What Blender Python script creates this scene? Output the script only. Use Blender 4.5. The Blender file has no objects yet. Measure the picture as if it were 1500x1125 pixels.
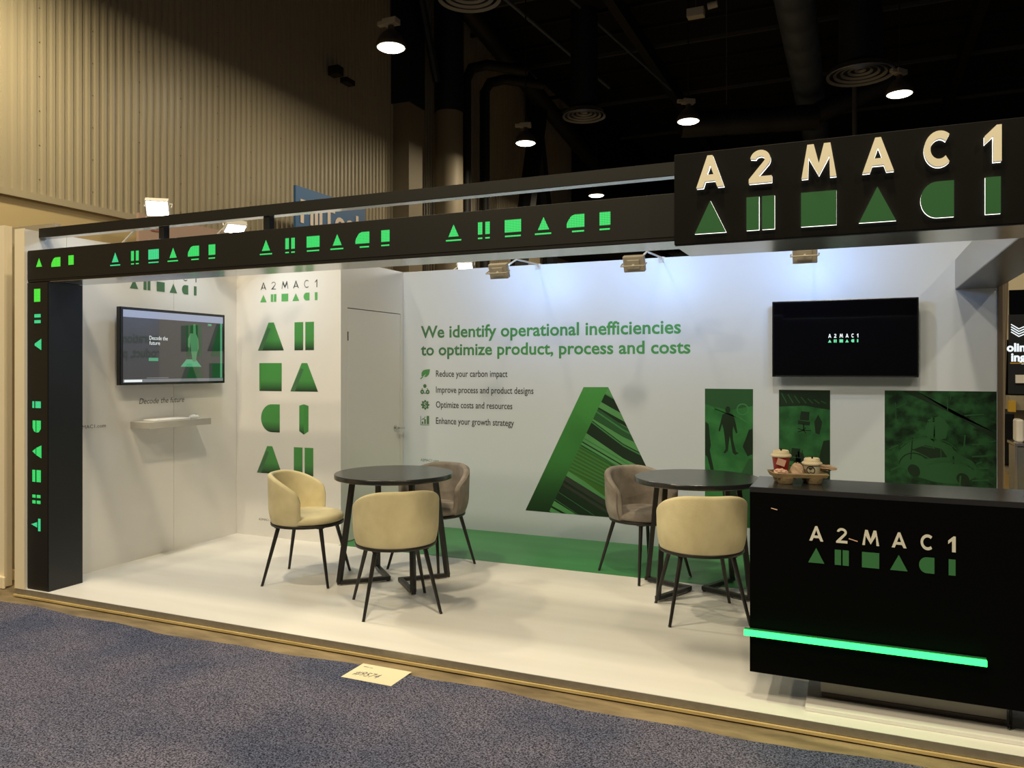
import bpy, math, random
from mathutils import Vector, Matrix
from mathutils.geometry import tessellate_polygon
random.seed(7)
sc = bpy.context.scene
COL = sc.collection
PI = math.pi

# ------------------------------------------------------------------ camera, world, exposure
cam = bpy.data.cameras.new('camera'); camo = bpy.data.objects.new('camera', cam); COL.objects.link(camo)
camo.location = (0, 0, 1.55); camo.rotation_euler = (PI/2, 0, math.atan2(.4007, .9162))
cam.sensor_fit = 'HORIZONTAL'; cam.sensor_width = 36; cam.lens = 36*1155/1500; cam.shift_y = -22.5/1500
cam.clip_start = .05; cam.clip_end = 200
sc.camera = camo
sc.view_settings.view_transform = 'Standard'; sc.view_settings.look = 'None'
sc.view_settings.exposure = 0.06; sc.view_settings.gamma = 1; sc.view_settings.use_curve_mapping = False
w = bpy.data.worlds.new('world'); sc.world = w; w.use_nodes = True
w.node_tree.nodes['Background'].inputs[0].default_value = (.80, .88, 1.0, 1)
w.node_tree.nodes['Background'].inputs[1].default_value = .02

WARM = (1.0, .84, .56); COOL = (.22, .50, 1.0); PEACH = (1.0, .74, .50)
P_BAY = 98; P_WASH = 5.4; P_FLOOD = 5.2

# ------------------------------------------------------------------ materials
MATS = {}
def mat(name, col, rough=.6, metal=0, emis=None, estr=0, spec=.5, coat=0, noise=None, bump=None, alpha=None):
    m = bpy.data.materials.new(name); m.use_nodes = True; nt = m.node_tree; b = nt.nodes['Principled BSDF']
    b.inputs['Base Color'].default_value = (*col, 1); b.inputs['Roughness'].default_value = rough
    b.inputs['Metallic'].default_value = metal; b.inputs['Specular IOR Level'].default_value = spec
    b.inputs['Coat Weight'].default_value = coat
    if coat: b.inputs['Coat Roughness'].default_value = .03
    if emis: b.inputs['Emission Color'].default_value = (*emis, 1); b.inputs['Emission Strength'].default_value = estr
    tc = nt.nodes.new('ShaderNodeTexCoord')
    if noise:      # (scale, colour2, contrast)
        n = nt.nodes.new('ShaderNodeTexNoise'); n.inputs['Scale'].default_value = noise[0]; n.inputs['Detail'].default_value = 4
        mp = nt.nodes.new('ShaderNodeMapping'); nt.links.new(tc.outputs['Object'], mp.inputs[0])
        if len(noise) > 3: mp.inputs['Scale'].default_value = noise[3]
        nt.links.new(mp.outputs[0], n.inputs['Vector'])
        r = nt.nodes.new('ShaderNodeValToRGB'); c = noise[2]
        r.color_ramp.elements[0].position = .5-c; r.color_ramp.elements[1].position = .5+c
        r.color_ramp.elements[0].color = (*col, 1); r.color_ramp.elements[1].color = (*noise[1], 1)
        nt.links.new(n.outputs['Fac'], r.inputs[0]); nt.links.new(r.outputs[0], b.inputs['Base Color'])
    if bump:       # (scale, strength)
        n2 = nt.nodes.new('ShaderNodeTexNoise'); n2.inputs['Scale'].default_value = bump[0]; n2.inputs['Detail'].default_value = 3
        nt.links.new(tc.outputs['Object'], n2.inputs['Vector'])
        bp = nt.nodes.new('ShaderNodeBump'); bp.inputs['Strength'].default_value = bump[1]; bp.inputs['Distance'].default_value = .01
        nt.links.new(n2.outputs['Fac'], bp.inputs['Height']); nt.links.new(bp.outputs[0], b.inputs['Normal'])
    MATS[name] = m; return m

def ramp_mat(name, axis, z0, z1, stops, rough=.45):     # printed gradient along an object axis
    m = mat(name, (1, 1, 1), rough); nt = m.node_tree; b = nt.nodes['Principled BSDF']
    tc = nt.nodes['Texture Coordinate']; sp = nt.nodes.new('ShaderNodeSeparateXYZ'); nt.links.new(tc.outputs['Object'], sp.inputs[0])
    mr = nt.nodes.new('ShaderNodeMapRange'); mr.inputs[1].default_value = z0; mr.inputs[2].default_value = z1
    nt.links.new(sp.outputs[axis], mr.inputs[0]); r = nt.nodes.new('ShaderNodeValToRGB')
    while len(r.color_ramp.elements) < len(stops): r.color_ramp.elements.new(.5)
    for e, (p, c) in zip(r.color_ramp.elements, stops): e.position = p; e.color = (*c, 1)
    nt.links.new(mr.outputs[0], r.inputs[0]); nt.links.new(r.outputs[0], b.inputs['Base Color'])
    return m

mat('wall_white', (.74, .73, .72), .55, noise=(1.2, (.78, .77, .76), .3), bump=(300, .02))
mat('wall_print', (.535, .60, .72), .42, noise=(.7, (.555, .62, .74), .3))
mat('floor_white', (.72, .71, .69), .38, noise=(2.2, (.80, .79, .77), .22, (.35, 3, 1)))
mat('floor_green', (.045, .22, .075), .42, noise=(3, (.055, .27, .09), .25, (.4, 2, 1)))
mat('alu', (.34, .32, .29), .38, .7, noise=(30, (.42, .40, .36), .3))
mat('wood_strip', (.45, .33, .13), .6, noise=(14, (.62, .50, .25), .2, (.3, 3, 3)))
mat('concrete', (.14, .105, .06), .85, noise=(3.5, (.30, .23, .13), .16, (1, 3, 1)), bump=(60, .3))
mat('black_panel', (.0095, .0085, .0065), .5, spec=.35)
mat('black_gloss', (.008, .010, .014), .36, spec=.5)
mat('black_top', (.018, .019, .02), .16, spec=.6, bump=(400, .03))
mat('black_counter', (.0018, .0020, .0018), .55, spec=.05)
mat('table_black', (.018, .019, .020), .22, spec=1.0, bump=(350, .05))
mat('black_metal', (.014, .013, .012), .38, spec=.5)
mat('silver', (.55, .56, .58), .17, .85, noise=(2, (.62, .63, .65), .3))
mat('header_grey', (.30, .31, .32), .35, .25)
mat('under_dark', (.10, .095, .09), .3, .4)
mat('beige_paint', (.84, .74, .54), .7, noise=(2, (.87, .77, .57), .3))
mat('beige_dark', (.30, .27, .22), .7)
mat('hall_beige', (.42, .335, .19), .8, noise=(.6, (.47, .38, .22), .3))
mat('siding', (.33, .29, .215), .42, noise=(1.5, (.37, .325, .245), .3, (1, 1, .2)), spec=.4)
mat('siding_screw', (.12, .09, .06), .5)
mat('ceiling_black', (.003, .003, .004), .9)
mat('navy_steel', (.004, .006, .013), .6)
mat('beam_black', (.004, .004, .005), .6)
mat('column_paint', (.17, .145, .105), .6)
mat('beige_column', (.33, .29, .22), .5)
mat('joist_grey', (.06, .06, .065), .6)
mat('duct', (.12, .145, .21), .32, .4, bump=(3, .6))
mat('duct_dark', (.014, .015, .02), .45, .3, bump=(3, .5))
mat('grille', (.17, .18, .21), .35, .3)
mat('velvet_beige', (.54, .47, .275), .85, noise=(7, (.71, .63, .40), .28), bump=(55, .12))
mat('velvet_grey', (.20, .17, .145), .8, noise=(8, (.36, .32, .28), .2), bump=(50, .15))
mat('piping_grey', (.22, .19, .16), .8)
mat('white_letter', (.84, .78, .60), .5)
mat('letter_glow', (.9, .9, .85), .5, emis=(1, .97, .86), estr=2.2)
mat('letter_glow_dim', (.5, .5, .45), .5, emis=(1, .97, .86), estr=.18)
mat('sign_black', (.0036, .0032, .0025), .55, spec=.12)
mat('sign_green', (.016, .115, .030), .5)
mat('print_green', (.055, .26, .06), .45)
mat('print_green_wall', (.065, .235, .085), .45, noise=(1.2, (.09, .30, .10), .2))
mat('print_green_dull', (.06, .16, .075), .5)
mat('print_light_green', (.10, .40, .11), .45)
mat('print_black', (.02, .02, .022), .5)
mat('print_grey', (.07, .07, .075), .5)
mat('print_white', (.72, .71, .62), .5)
mat('counter_green', (.04, .18, .06), .5)
mat('photo_dark', (.006, .022, .010), .4)
mat('photo_mid', (.018, .085, .03), .4)
mat('photo_light', (.045, .20, .07), .4)
mat('photo_olive', (.04, .14, .02), .4)
mat('photo_a', (.018, .12, .035), .35, noise=(8, (.04, .20, .06), .16))
mat('photo_b', (.012, .07, .022), .35, noise=(9, (.03, .15, .05), .16))
mat('photo_c', (.003, .014, .006), .35, noise=(13, (.018, .085, .03), .16))
mat('chrome', (.6, .6, .6), .18, 1)
mat('flood_body', (.42, .38, .31), .45, .2)
mat('flood_white', (.62, .60, .56), .45, .1)
mat('flood_glass', (1, 1, 1), .3, emis=(1, .98, .92), estr=14)
mat('bay_metal', (.10, .085, .07), .45, .4)
mat('bay_lens', (1, 1, .9), .3, emis=(1, .92, .66), estr=9)
mat('bay_box', (.35, .33, .28), .5)
mat('tv_frame', (.008, .008, .009), .22)
mat('screen_black', (.002, .002, .003), .05, spec=.6, coat=.4)
mat('lit_white', (.3, .3, .3), .4, emis=(.85, .95, 1), estr=.9)
mat('lit_green', (.1, .3, .2), .4, emis=(.08, .62, .28), estr=.9)
mat('scr_base', (.02, .02, .022), .05, emis=(.028, .027, .031), estr=1.0, coat=1)
mat('scr_bar', (.02, .02, .022), .05, emis=(.28, .32, .44), estr=1.0, coat=.8)
mat('scr_task', (.02, .02, .022), .05, emis=(.16, .17, .18), estr=1.0, coat=.8)
mat('scr_dark', (.01, .012, .01), .05, emis=(.005, .05, .016), estr=1.0, coat=.8)
mat('scr_green', (.01, .012, .01), .05, emis=(.07, .32, .16), estr=1.0, coat=.8)
mat('scr_hand', (.01, .012, .01), .05, emis=(.06, .20, .085), estr=1.0, coat=.8)
mat('scr_white', (.02, .02, .022), .05, emis=(.8, .85, .85), estr=1.0, coat=.8)
mat('led_bar', (.02, .30, .08), .4, emis=(.02, 1.0, .09), estr=4.8)
mat('led_bar_frame', (.02, .10, .05), .4)
mat('paper', (.80, .74, .52), .7)
mat('marker', (.10, .09, .14), .7)
mat('cup_red', (.33, .03, .025), .5)
mat('cup_white', (.70, .64, .46), .5)
mat('cup_lid', (.82, .72, .50), .4)
mat('cup_dark', (.022, .032, .024), .5)
mat('carton', (.36, .27, .15), .9, bump=(90, .3))
mat('napkin', (.62, .44, .30), .9, bump=(40, .4))
mat('tag_pink', (.66, .42, .32), .8)
mat('brown_post', (.10, .075, .055), .5)
mat('tan_drape', (.30, .25, .19), .9)
mat('blue_sign', (.035, .12, .30), .5)
mat('pink_sign', (.42, .30, .26), .6)
mat('red_print', (.32, .10, .09), .6)
mat('sign_letter_pink', (.72, .62, .55), .6)
mat('booth_dark', (.008, .011, .018), .4)
mat('booth_teal', (.012, .026, .036), .4)
mat('yellow', (.55, .34, .03), .5)
mat('mustard', (.28, .17, .02), .7)
mat('glass_box', (.25, .27, .26), .1, .5)
mat('cable', (.004, .004, .004), .5)
mat('shelf', (.50, .48, .44), .5)
mat('device_white', (.88, .86, .84), .35)
mat('plinth_grey', (.30, .285, .25), .4, .5)

def led_mat(name, col, s):
    m = mat(name, (.01, .05, .02), .5); nt = m.node_tree; b = nt.nodes['Principled BSDF']
    tc = nt.nodes['Texture Coordinate']; sp = nt.nodes.new('ShaderNodeSeparateXYZ'); nt.links.new(tc.outputs['Object'], sp.inputs[0])
    def band(o):
        a = nt.nodes.new('ShaderNodeMath'); a.operation = 'MULTIPLY'; a.inputs[1].default_value = 2*PI/.0085; nt.links.new(o, a.inputs[0])
        c = nt.nodes.new('ShaderNodeMath'); c.operation = 'SINE'; nt.links.new(a.outputs[0], c.inputs[0])
        d = nt.nodes.new('ShaderNodeMapRange'); d.inputs[1].default_value = -1; d.inputs[2].default_value = 1; d.inputs[3].default_value = .55; d.inputs[4].default_value = 1.15
        nt.links.new(c.outputs[0], d.inputs[0]); return d.outputs[0]
    mu = nt.nodes.new('ShaderNodeMath'); mu.operation = 'MULTIPLY'; nt.links.new(band(sp.outputs[0]), mu.inputs[0]); nt.links.new(band(sp.outputs[2]), mu.inputs[1])
    mv = nt.nodes.new('ShaderNodeMath'); mv.operation = 'MULTIPLY'; mv.inputs[1].default_value = s; nt.links.new(mu.outputs[0], mv.inputs[0])
    b.inputs['Emission Color'].default_value = (*col, 1); nt.links.new(mv.outputs[0], b.inputs['Emission Strength'])
led_mat('led_lime', (.09, .95, .05), 1.0)
led_mat('led_green', (.04, .85, .17), 1.0)
led_mat('led_mint', (.05, .80, .30), 1.0)

# carpet
m = mat('carpet', (.04, .04, .07), .95, spec=.1, bump=(420, .35)); nt = m.node_tree; b = nt.nodes['Principled BSDF']; tc = nt.nodes['Texture Coordinate']
n1 = nt.nodes.new('ShaderNodeTexNoise'); n1.inputs['Scale'].default_value = 130; n1.inputs['Detail'].default_value = 6; n1.inputs['Roughness'].default_value = .75
n2 = nt.nodes.new('ShaderNodeTexNoise'); n2.inputs['Scale'].default_value = 1.6; n2.inputs['Detail'].default_value = 3
nt.links.new(tc.outputs['Object'], n1.inputs['Vector']); nt.links.new(tc.outputs['Object'], n2.inputs['Vector'])
r1 = nt.nodes.new('ShaderNodeValToRGB'); r1.color_ramp.elements[0].position = .42; r1.color_ramp.elements[1].position = .60
r1.color_ramp.elements[0].color = (.010, .011, .024, 1); r1.color_ramp.elements[1].color = (.24, .235, .335, 1)
nt.links.new(n1.outputs['Fac'], r1.inputs[0])
r2 = nt.nodes.new('ShaderNodeValToRGB'); r2.color_ramp.elements[0].position = .33; r2.color_ramp.elements[1].position = .55
r2.color_ramp.elements[0].color = (.62, .72, .82, 1); r2.color_ramp.elements[1].color = (1, 1, 1, 1)
nt.links.new(n2.outputs['Fac'], r2.inputs[0])
mx = nt.nodes.new('ShaderNodeMix'); mx.data_type = 'RGBA'; mx.blend_type = 'MULTIPLY'; mx.inputs[0].default_value = 1
nt.links.new(r1.outputs[0], mx.inputs[6]); nt.links.new(r2.outputs[0], mx.inputs[7]); nt.links.new(mx.outputs[2], b.inputs['Base Color'])

G1 = (.055, .27, .06); GD = (.008, .03, .012)

# ------------------------------------------------------------------ mesh helpers
WL = {}
class MB:
    def __init__(s): s.v = []; s.f = []; s.m = []
    def add(s, vs, fs, m=0):
        k = len(s.v); s.v += [tuple(v) for v in vs]
        for f in fs: s.f.append(tuple(k+i for i in f)); s.m.append(m)
        return s
    def box(s, lo, hi, m=0, M=None):
        x0, y0, z0 = lo; x1, y1, z1 = hi
        vs = [Vector(p) for p in ((x0,y0,z0),(x1,y0,z0),(x1,y1,z0),(x0,y1,z0),(x0,y0,z1),(x1,y0,z1),(x1,y1,z1),(x0,y1,z1))]
        if M: vs = [M @ p for p in vs]
        return s.add(vs, [(0,3,2,1),(4,5,6,7),(0,1,5,4),(1,2,6,5),(2,3,7,6),(3,0,4,7)], m)
    def tube(s, p0, p1, r0, r1=None, n=12, m=0, cap=True):
        return s.path([p0, p1], [r0, r0 if r1 is None else r1], n, m, cap)
    def path(s, pts, r, n=10, m=0, cap=True):
        pts = [Vector(p) for p in pts]
        if not isinstance(r, (list, tuple)): r = [r]*len(pts)
        rings = []; up = None
        for i, p in enumerate(pts):
            d = (pts[min(i+1, len(pts)-1)]-pts[max(i-1, 0)]).normalized()
            if up is None:
                a = Vector((0, 0, 1)) if abs(d.z) < .9 else Vector((1, 0, 0))
            else: a = up
            x = d.cross(a).normalized(); y = x.cross(d).normalized(); up = y
            rings.append([p+(x*math.cos(2*PI*k/n)+y*math.sin(2*PI*k/n))*r[i] for k in range(n)])
        vs = [v for ring in rings for v in ring]; fs = []
        for i in range(len(pts)-1):
            for k in range(n): fs.append((i*n+k, i*n+(k+1) % n, (i+1)*n+(k+1) % n, (i+1)*n+k))
        if cap: fs.append(tuple(range(n))[::-1]); fs.append(tuple((len(pts)-1)*n+k for k in range(n)))
        return s.add(vs, fs, m)
    def lathe(s, prof, c=(0,0,0), n=32, m=0, M=None, cap=True):
        vs = []; fs = []
        for r, z in prof:
            for k in range(n):
                p = Vector((r*math.cos(2*PI*k/n), r*math.sin(2*PI*k/n), z))
                if M: p = M @ p
                vs.append(p+Vector(c))
        for i in range(len(prof)-1):
            for k in range(n): fs.append((i*n+k, i*n+(k+1) % n, (i+1)*n+(k+1) % n, (i+1)*n+k))
        if cap and prof[0][0] > 1e-6: fs.append(tuple(range(n))[::-1])
        if cap and prof[-1][0] > 1e-6: fs.append(tuple((len(prof)-1)*n+k for k in range(n)))
        return s.add(vs, fs, m)
    def prism(s, cont, P, c0, c1=None, mf=0, ms=None):
        """cont: list of contours (outer, holes) of 2-D points; P(a, b, c) -> world"""
        tri = tessellate_polygon([[Vector((a, b, 0)) for a, b in c] for c in cont])
        flat = [p for c in cont for p in c]
        s.add([P(a, b, c0) for a, b in flat], [t[::-1] for t in tri], mf)
        if c1 is not None:
            s.add([P(a, b, c1) for a, b in flat], list(tri), mf)
            for c in cont:
                n = len(c)
                s.add([P(a, b, c0) for a, b in c]+[P(a, b, c1) for a, b in c], [(i, (i+1) % n, n+(i+1) % n, n+i) for i in range(n)], mf if ms is None else ms)
        return s
    def build(s, name, mats, parent=None, smooth=False, bevel=0, local=False):
        if isinstance(mats, str): mats = [mats]
        off = Vector((0, 0, 0))
        if parent is not None and not local: off = WL.get(parent.name, off)
        me = bpy.data.meshes.new(name); me.from_pydata([tuple(Vector(v)-off) for v in s.v], [], s.f)
        for mm in mats: me.materials.append(MATS[mm])
        me.polygons.foreach_set('material_index', s.m)
        if smooth:
            me.polygons.foreach_set('use_smooth', [True]*len(me.polygons))
            try: me.set_sharp_from_angle(angle=math.radians(40))
            except Exception: pass
        me.update()
        o = bpy.data.objects.new(name, me); COL.objects.link(o)
        if parent is not None: o.parent = parent; WL[o.name] = off
        else: WL[o.name] = off
        if bevel:
            md = o.modifiers.new('bevel', 'BEVEL'); md.width = bevel; md.segments = 2; md.limit_method = 'ANGLE'; md.angle_limit = .7
        return o

def tag(o, label=None, cat=None, group=None, kind=None):
    if label: o['label'] = label
    if cat: o['category'] = cat
    if group: o['group'] = group
    if kind: o['kind'] = kind
    return o
def thing(name, loc, label=None, cat=None, group=None, rz=0, kind=None):
    o = bpy.data.objects.new(name, None); COL.objects.link(o); o.location = loc; o.rotation_euler = (0, 0, rz)
    o.empty_display_size = .1; WL[o.name] = Vector(loc); return tag(o, label, cat, group, kind)
def copy_tree(o, parent=None):
    c = o.copy(); COL.objects.link(c)
    if parent is not None: c.parent = parent
    WL[c.name] = WL.get(o.name, Vector())
    for ch in list(o.children): copy_tree(ch, c)
    return c

# planes: P(a, b, c): a along the plane, b = height, c = distance in front of it
def plane_y(y, ox=0): return lambda a, b, c: (a+ox, y-c, b)            # faces -y (the camera side)
def plane_x(x): return lambda a, b, c: (x+c, a, b)                     # faces +x, a = world y

def thick(pts, w, closed=False):
    """outline of a polyline of constant width"""
    L = []; R = []; n = len(pts)
    for i, p in enumerate(pts):
        p = Vector(p)
        a = Vector(pts[max(i-1, 0)]); b = Vector(pts[min(i+1, n-1)])
        d0 = (p-a).normalized() if i > 0 else (b-p).normalized()
        d1 = (b-p).normalized() if i < n-1 else d0
        nrm = Vector((-(d0.y+d1.y), d0.x+d1.x)).normalized()
        k = max(.45, nrm.dot(Vector((-d0.y, d0.x))))
        L.append(tuple(p+nrm*w/2/k)); R.append(tuple(p-nrm*w/2/k))
    return L+R[::-1]
def arc(cx, cy, rx, ry, a0, a1, n=18):
    return [(cx+rx*math.cos(math.radians(a0+(a1-a0)*i/n)), cy+ry*math.sin(math.radians(a0+(a1-a0)*i/n))) for i in range(n+1)]

def glyph(ch, w=.2):
    """list of shapes (each a list of contours) in a 0..1 box"""
    if ch == 'A':
        k = w*.95
        return [[[(0, 0), (.5-k*.42, 1), (.5+k*.42, 1), (1, 0), (1-k*1.08, 0), (.76-k*.35, .2), (.24+k*.35, .2), (k*1.08, 0)],
                 [(.5-.17*(1-w), .2+w*.85), (.5+.17*(1-w), .2+w*.85), (.5, .92-w*.9)]]]
    if ch == '2':
        ro, ri = (.40, .285), (.40-w*.95, .285-w*.80)
        out = arc(.5, .715, ro[0], ro[1], 172, -32, 18); inn = arc(.5, .715, ri[0], ri[1], -28, 172, 14)
        return [[out+[(.40, w*.85), (.95, w*.85), (.95, 0), (.04, 0), (.04, w*.55)]+inn]]
    if ch == 'M':
        k = w*.8
        return [[[(0, 0), (.17, 1), (.17+k, 1), (.5, .42), (.83-k, 1), (.83, 1), (1, 0), (1-k, 0), (.80, .62), (.5, .06), (.20, .62), (k, 0)]]]
    if ch == 'C': return [[thick(arc(.56, .5, .5-w*.4, .5-w*.45, 48, 312, 24), w*.95)]]
    if ch == '1': return [[[(.50, 0), (.98, 0), (.98, 1), (.70, 1), (.0, .72), (.0, .50), (.50, .70)]]] if w > .15 else [[[(.62, 0), (.9, 0), (.9, 1), (.7, 1), (.1, .72), (.1, .58), (.62, .80)]]]
    if ch == 'tri': return [[[(0, 0), (1, 0), (.5, 1)]]]
    if ch == 'bars': return [[[(0, 0), (.45, 0), (.45, 1), (0, 1)]], [[(.56, 0), (1, 0), (1, 1), (.56, 1)]]]
    if ch in ('sq', 'I'): return [[[(0, 0), (1, 0), (1, 1), (0, 1)]]]
    if ch == 'D': return [[[(1, 0), (1, 1)]+arc(.5, .5, .5, .5, 90, 270, 16)]]
# the twelve marks of the logo in units of its width (left edge, right edge)
LET = [('A', .008, .109), ('2', .196, .284), ('M', .382, .498), ('A', .582, .681), ('C', .769, .858), ('1', .951, 1.0)]
SHP = [('tri', 0, .116), ('bars', .190, .289), ('sq', .380, .498), ('tri', .571, .688), ('D', .763, .863), ('I', .954, .998)]
def place(shapes, a0, a1, b0, b1): return [[[(a0+(a1-a0)*p, b0+(b1-b0)*q) for p, q in c] for c in s] for s in shapes]
def logo_print(name, P, a0, W, top, mats, parent, w=.2, eps=.0015, lh=.118, gap=.052, sh=.122):
    mb = MB()
    for ch, l, r in LET:
        for s in place(glyph(ch, w), a0+l*W, a0+r*W, top-lh*W, top): mb.prism(s, P, eps, mf=0)
    for ch, l, r in SHP:
        for s in place(glyph(ch), a0+l*W, a0+r*W, top-(lh+gap+sh)*W, top-(lh+gap)*W): mb.prism(s, P, eps, mf=1)
    return mb.build(name, mats, parent)

def text(name, s, P, a0, a1, base, asc, m, parent=None, eps=.0015, shear=0, bold=0, mirror=False):
    cu = bpy.data.curves.new('lettering', 'FONT'); cu.body = s; cu.shear = shear; cu.offset = bold; cu.resolution_u = 3
    to = bpy.data.objects.new('lettering', cu); me0 = bpy.data.meshes.new_from_object(to)
    vs = [v.co.copy() for v in me0.vertices]; fs = [tuple(p.vertices) for p in me0.polygons]
    bpy.data.objects.remove(to); bpy.data.curves.remove(cu); bpy.data.meshes.remove(me0)
    x0 = min(v.x for v in vs); x1 = max(v.x for v in vs); y1 = max(v.y for v in vs)
    mb = MB(); mb.add([P(a0+(a1-a0)*(v.x-x0)/(x1-x0), base+asc*v.y/y1, eps) for v in vs], fs)
    return mb.build(name, m, parent)

def add_light(name, kind, loc, power, col, parent, size=.2, size_y=None, rot=(0, 0, 0), spread=None, aim=None):
    l = bpy.data.lights.new(name, kind); l.energy = power; l.color = col
    if kind == 'AREA':
        l.size = size
        if size_y: l.shape = 'RECTANGLE'; l.size_y = size_y
        else: l.shape = 'DISK'
        if spread: l.spread = math.radians(spread)
    o = bpy.data.objects.new(name, l); COL.objects.link(o)
    o.parent = parent; o.location = Vector(loc)-WL[parent.name]
    if aim is not None: o.rotation_euler = (Vector(aim)-Vector(loc)).to_track_quat('-Z', 'Y').to_euler()
    else: o.rotation_euler = rot
    return o

# ------------------------------------------------------------------ setting: hall floor, hall wall, ceiling
struct = lambda o: tag(o, kind='structure')
struct(MB().box((-16, -14, -.16), (16, 48, -.062)).build('floor', 'concrete'))
# aisle carpet with a slightly ragged edge along the booth
mb = MB(); N = 180; vs = []
for i in range(N+1):
    x = -9+i*18/N; e = 3.55+.022*math.sin(x*2.1)+.012*math.sin(x*7.3+1)+random.uniform(-.006, .006)
    vs += [(x, e, -.052), (x, -10, -.052), (x, e, -.0615)]
fs = []
for i in range(N): a = 3*i; fs += [(a+1, a+4, a+3, a), (a, a+3, a+5, a+2)]
mb.add(vs, fs); tag(mb.build('aisle_carpet', 'carpet'), 'dark blue grey flecked carpet of the aisle in front of the booth', 'carpet')

HX = -12
struct(MB().box((HX-.4, -12, -.06), (HX, 44, 4.32)).build('wall_hall', 'hall_beige'))
siding = thing('siding', (HX, 0, 4.32), kind='structure')
pitch = .16; prof = [(0, 0), (.035, 0), (.05, .035), (.11, .035), (.125, 0), (.16, 0)]
pts = []
for k in range(6):
    for a, d in prof[:-1]: pts.append((k*pitch+a, d))
pts.append((6*pitch, 0))
def sheet_mesh():
    mb = MB()
    for z0, z1 in ((0, 9.1),):
        vs = [(d, a, z0) for a, d in pts]+[(d, a, z1) for a, d in pts]; n = len(pts)
        mb.add(vs, [(i, n+i, n+i+1, i+1) for i in range(n-1)], 0)
    for z in [.25+.55*k for k in range(16)]: mb.box((0, .012, z), (.008, .026, z+.014), 1)
    return mb
sh0 = sheet_mesh().build('sheet', ['siding', 'siding_screw'], siding, local=True)
sh0.location = (0.002, -3, 0)
for k in range(1, 46):
    c = sh0.copy(); COL.objects.link(c); c.parent = siding; c.location = (.002, -3+k*.96, 0)
MB().box((HX, -12, 4.22), (HX+.07, 44, 4.33)).build('base_flashing', 'siding', siding)
struct(MB().box((HX-.4, 43, -.06), (16, 43.4, 14)).build('wall_far', 'ceiling_black'))
struct(MB().box((HX-.4, -12, 13.45), (16, 44, 13.6)).build('ceiling', 'ceiling_black'))

# pilaster and columns in front of the siding
t = thing('wall_pilaster', (-11.7, 19.4, -.06), 'square wall pilaster, beige below and black above, left of the round column', 'column')
MB().box((-12, 19.0, -.06), (-11.45, 19.75, 9.0)).build('shaft', 'column_paint', t)
MB().box((-12, 18.95, 9.0), (-11.4, 19.8, 13.4)).build('upper_shaft', 'navy_steel', t)
t = thing('round_column', (-11.2, 20.9, -.06), 'round structural column, beige below and navy above, beside the black pipes', 'column')
MB().lathe([(.42, -.06), (.42, 9.2)], (-11.2, 20.9, 0), 28).build('shaft', 'column_paint', t, True)
MB().lathe([(.44, 9.2), (.44, 13.4)], (-11.2, 20.9, 0), 28).build('upper_shaft', 'navy_steel', t, True)
for i, (y, lab) in enumerate(((22.6, 'left'), (24.0, 'right'))):
    mb = MB(); mb.path([(-11.5, y, -.06), (-11.5, y, 10.8+.1*i), (-11.35, y+.1, 11.2), (-11.0, y+.5, 11.4), (-10.0, y+1.5, 11.4)], .17, 12)
    tag(mb.build('drain_pipe', 'beam_black', None, True), 'black vertical pipe on the hall wall, %s the navy column' % ('nearest to' if i == 0 else 'second from'), 'pipe')
tag(MB().tube((-10.9, 25.0, 3.5), (-10.9, 27.6, 11.6), .34, n=8).build('diagonal_brace', 'beam_black'), 'thick dark diagonal brace rising to the right on the hall wall', 'brace')
tag(MB().tube((-11.6, 31.2, 3.5), (-11.6, 28.4, 12.6), .32, n=8).build('diagonal_brace', 'navy_steel'), 'dark diagonal brace rising to the left, behind a hanging lamp', 'brace')
tag(MB().tube((-11.2, 18.6, 13.4), (-11.2, 20.15, 9.9), .12, n=8).build('roof_strut', 'navy_steel'), 'thin dark strut sloping down in front of the round column top', 'brace')
tag(MB().box((-11.9, 34.0, -.06), (-10.6, 42.5, 13.4)).build('dark_bay_wall', 'booth_dark'), 'dark unlit wall block behind the railing at the hall end', 'wall')
t = thing('railing', (-9.6, 33, 7.2), 'dark catwalk railing near the ceiling, right of the round grille', 'railing')
mb = MB()
for k in range(3): MB().tube((-10.2, 31.5, 7.2+.55*k), (-8.0, 37.5, 7.2+.55*k), .03, n=6).build('rail', 'joist_grey', t)
for k in range(5): MB().tube((-10.2+.55*k, 31.5+1.5*k, 6.6), (-10.2+.55*k, 31.5+1.5*k, 8.35), .03, n=6).build('post', 'joist_grey', t)
MB().box((-11.95, 31.2, 6.4), (-7.6, 33.9, 6.6)).build('walkway', 'beam_black', t)
MB().box((-10.5, 33.9, 6.4), (-7.6, 38.0, 6.6)).build('walkway', 'beam_black', t)

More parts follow.
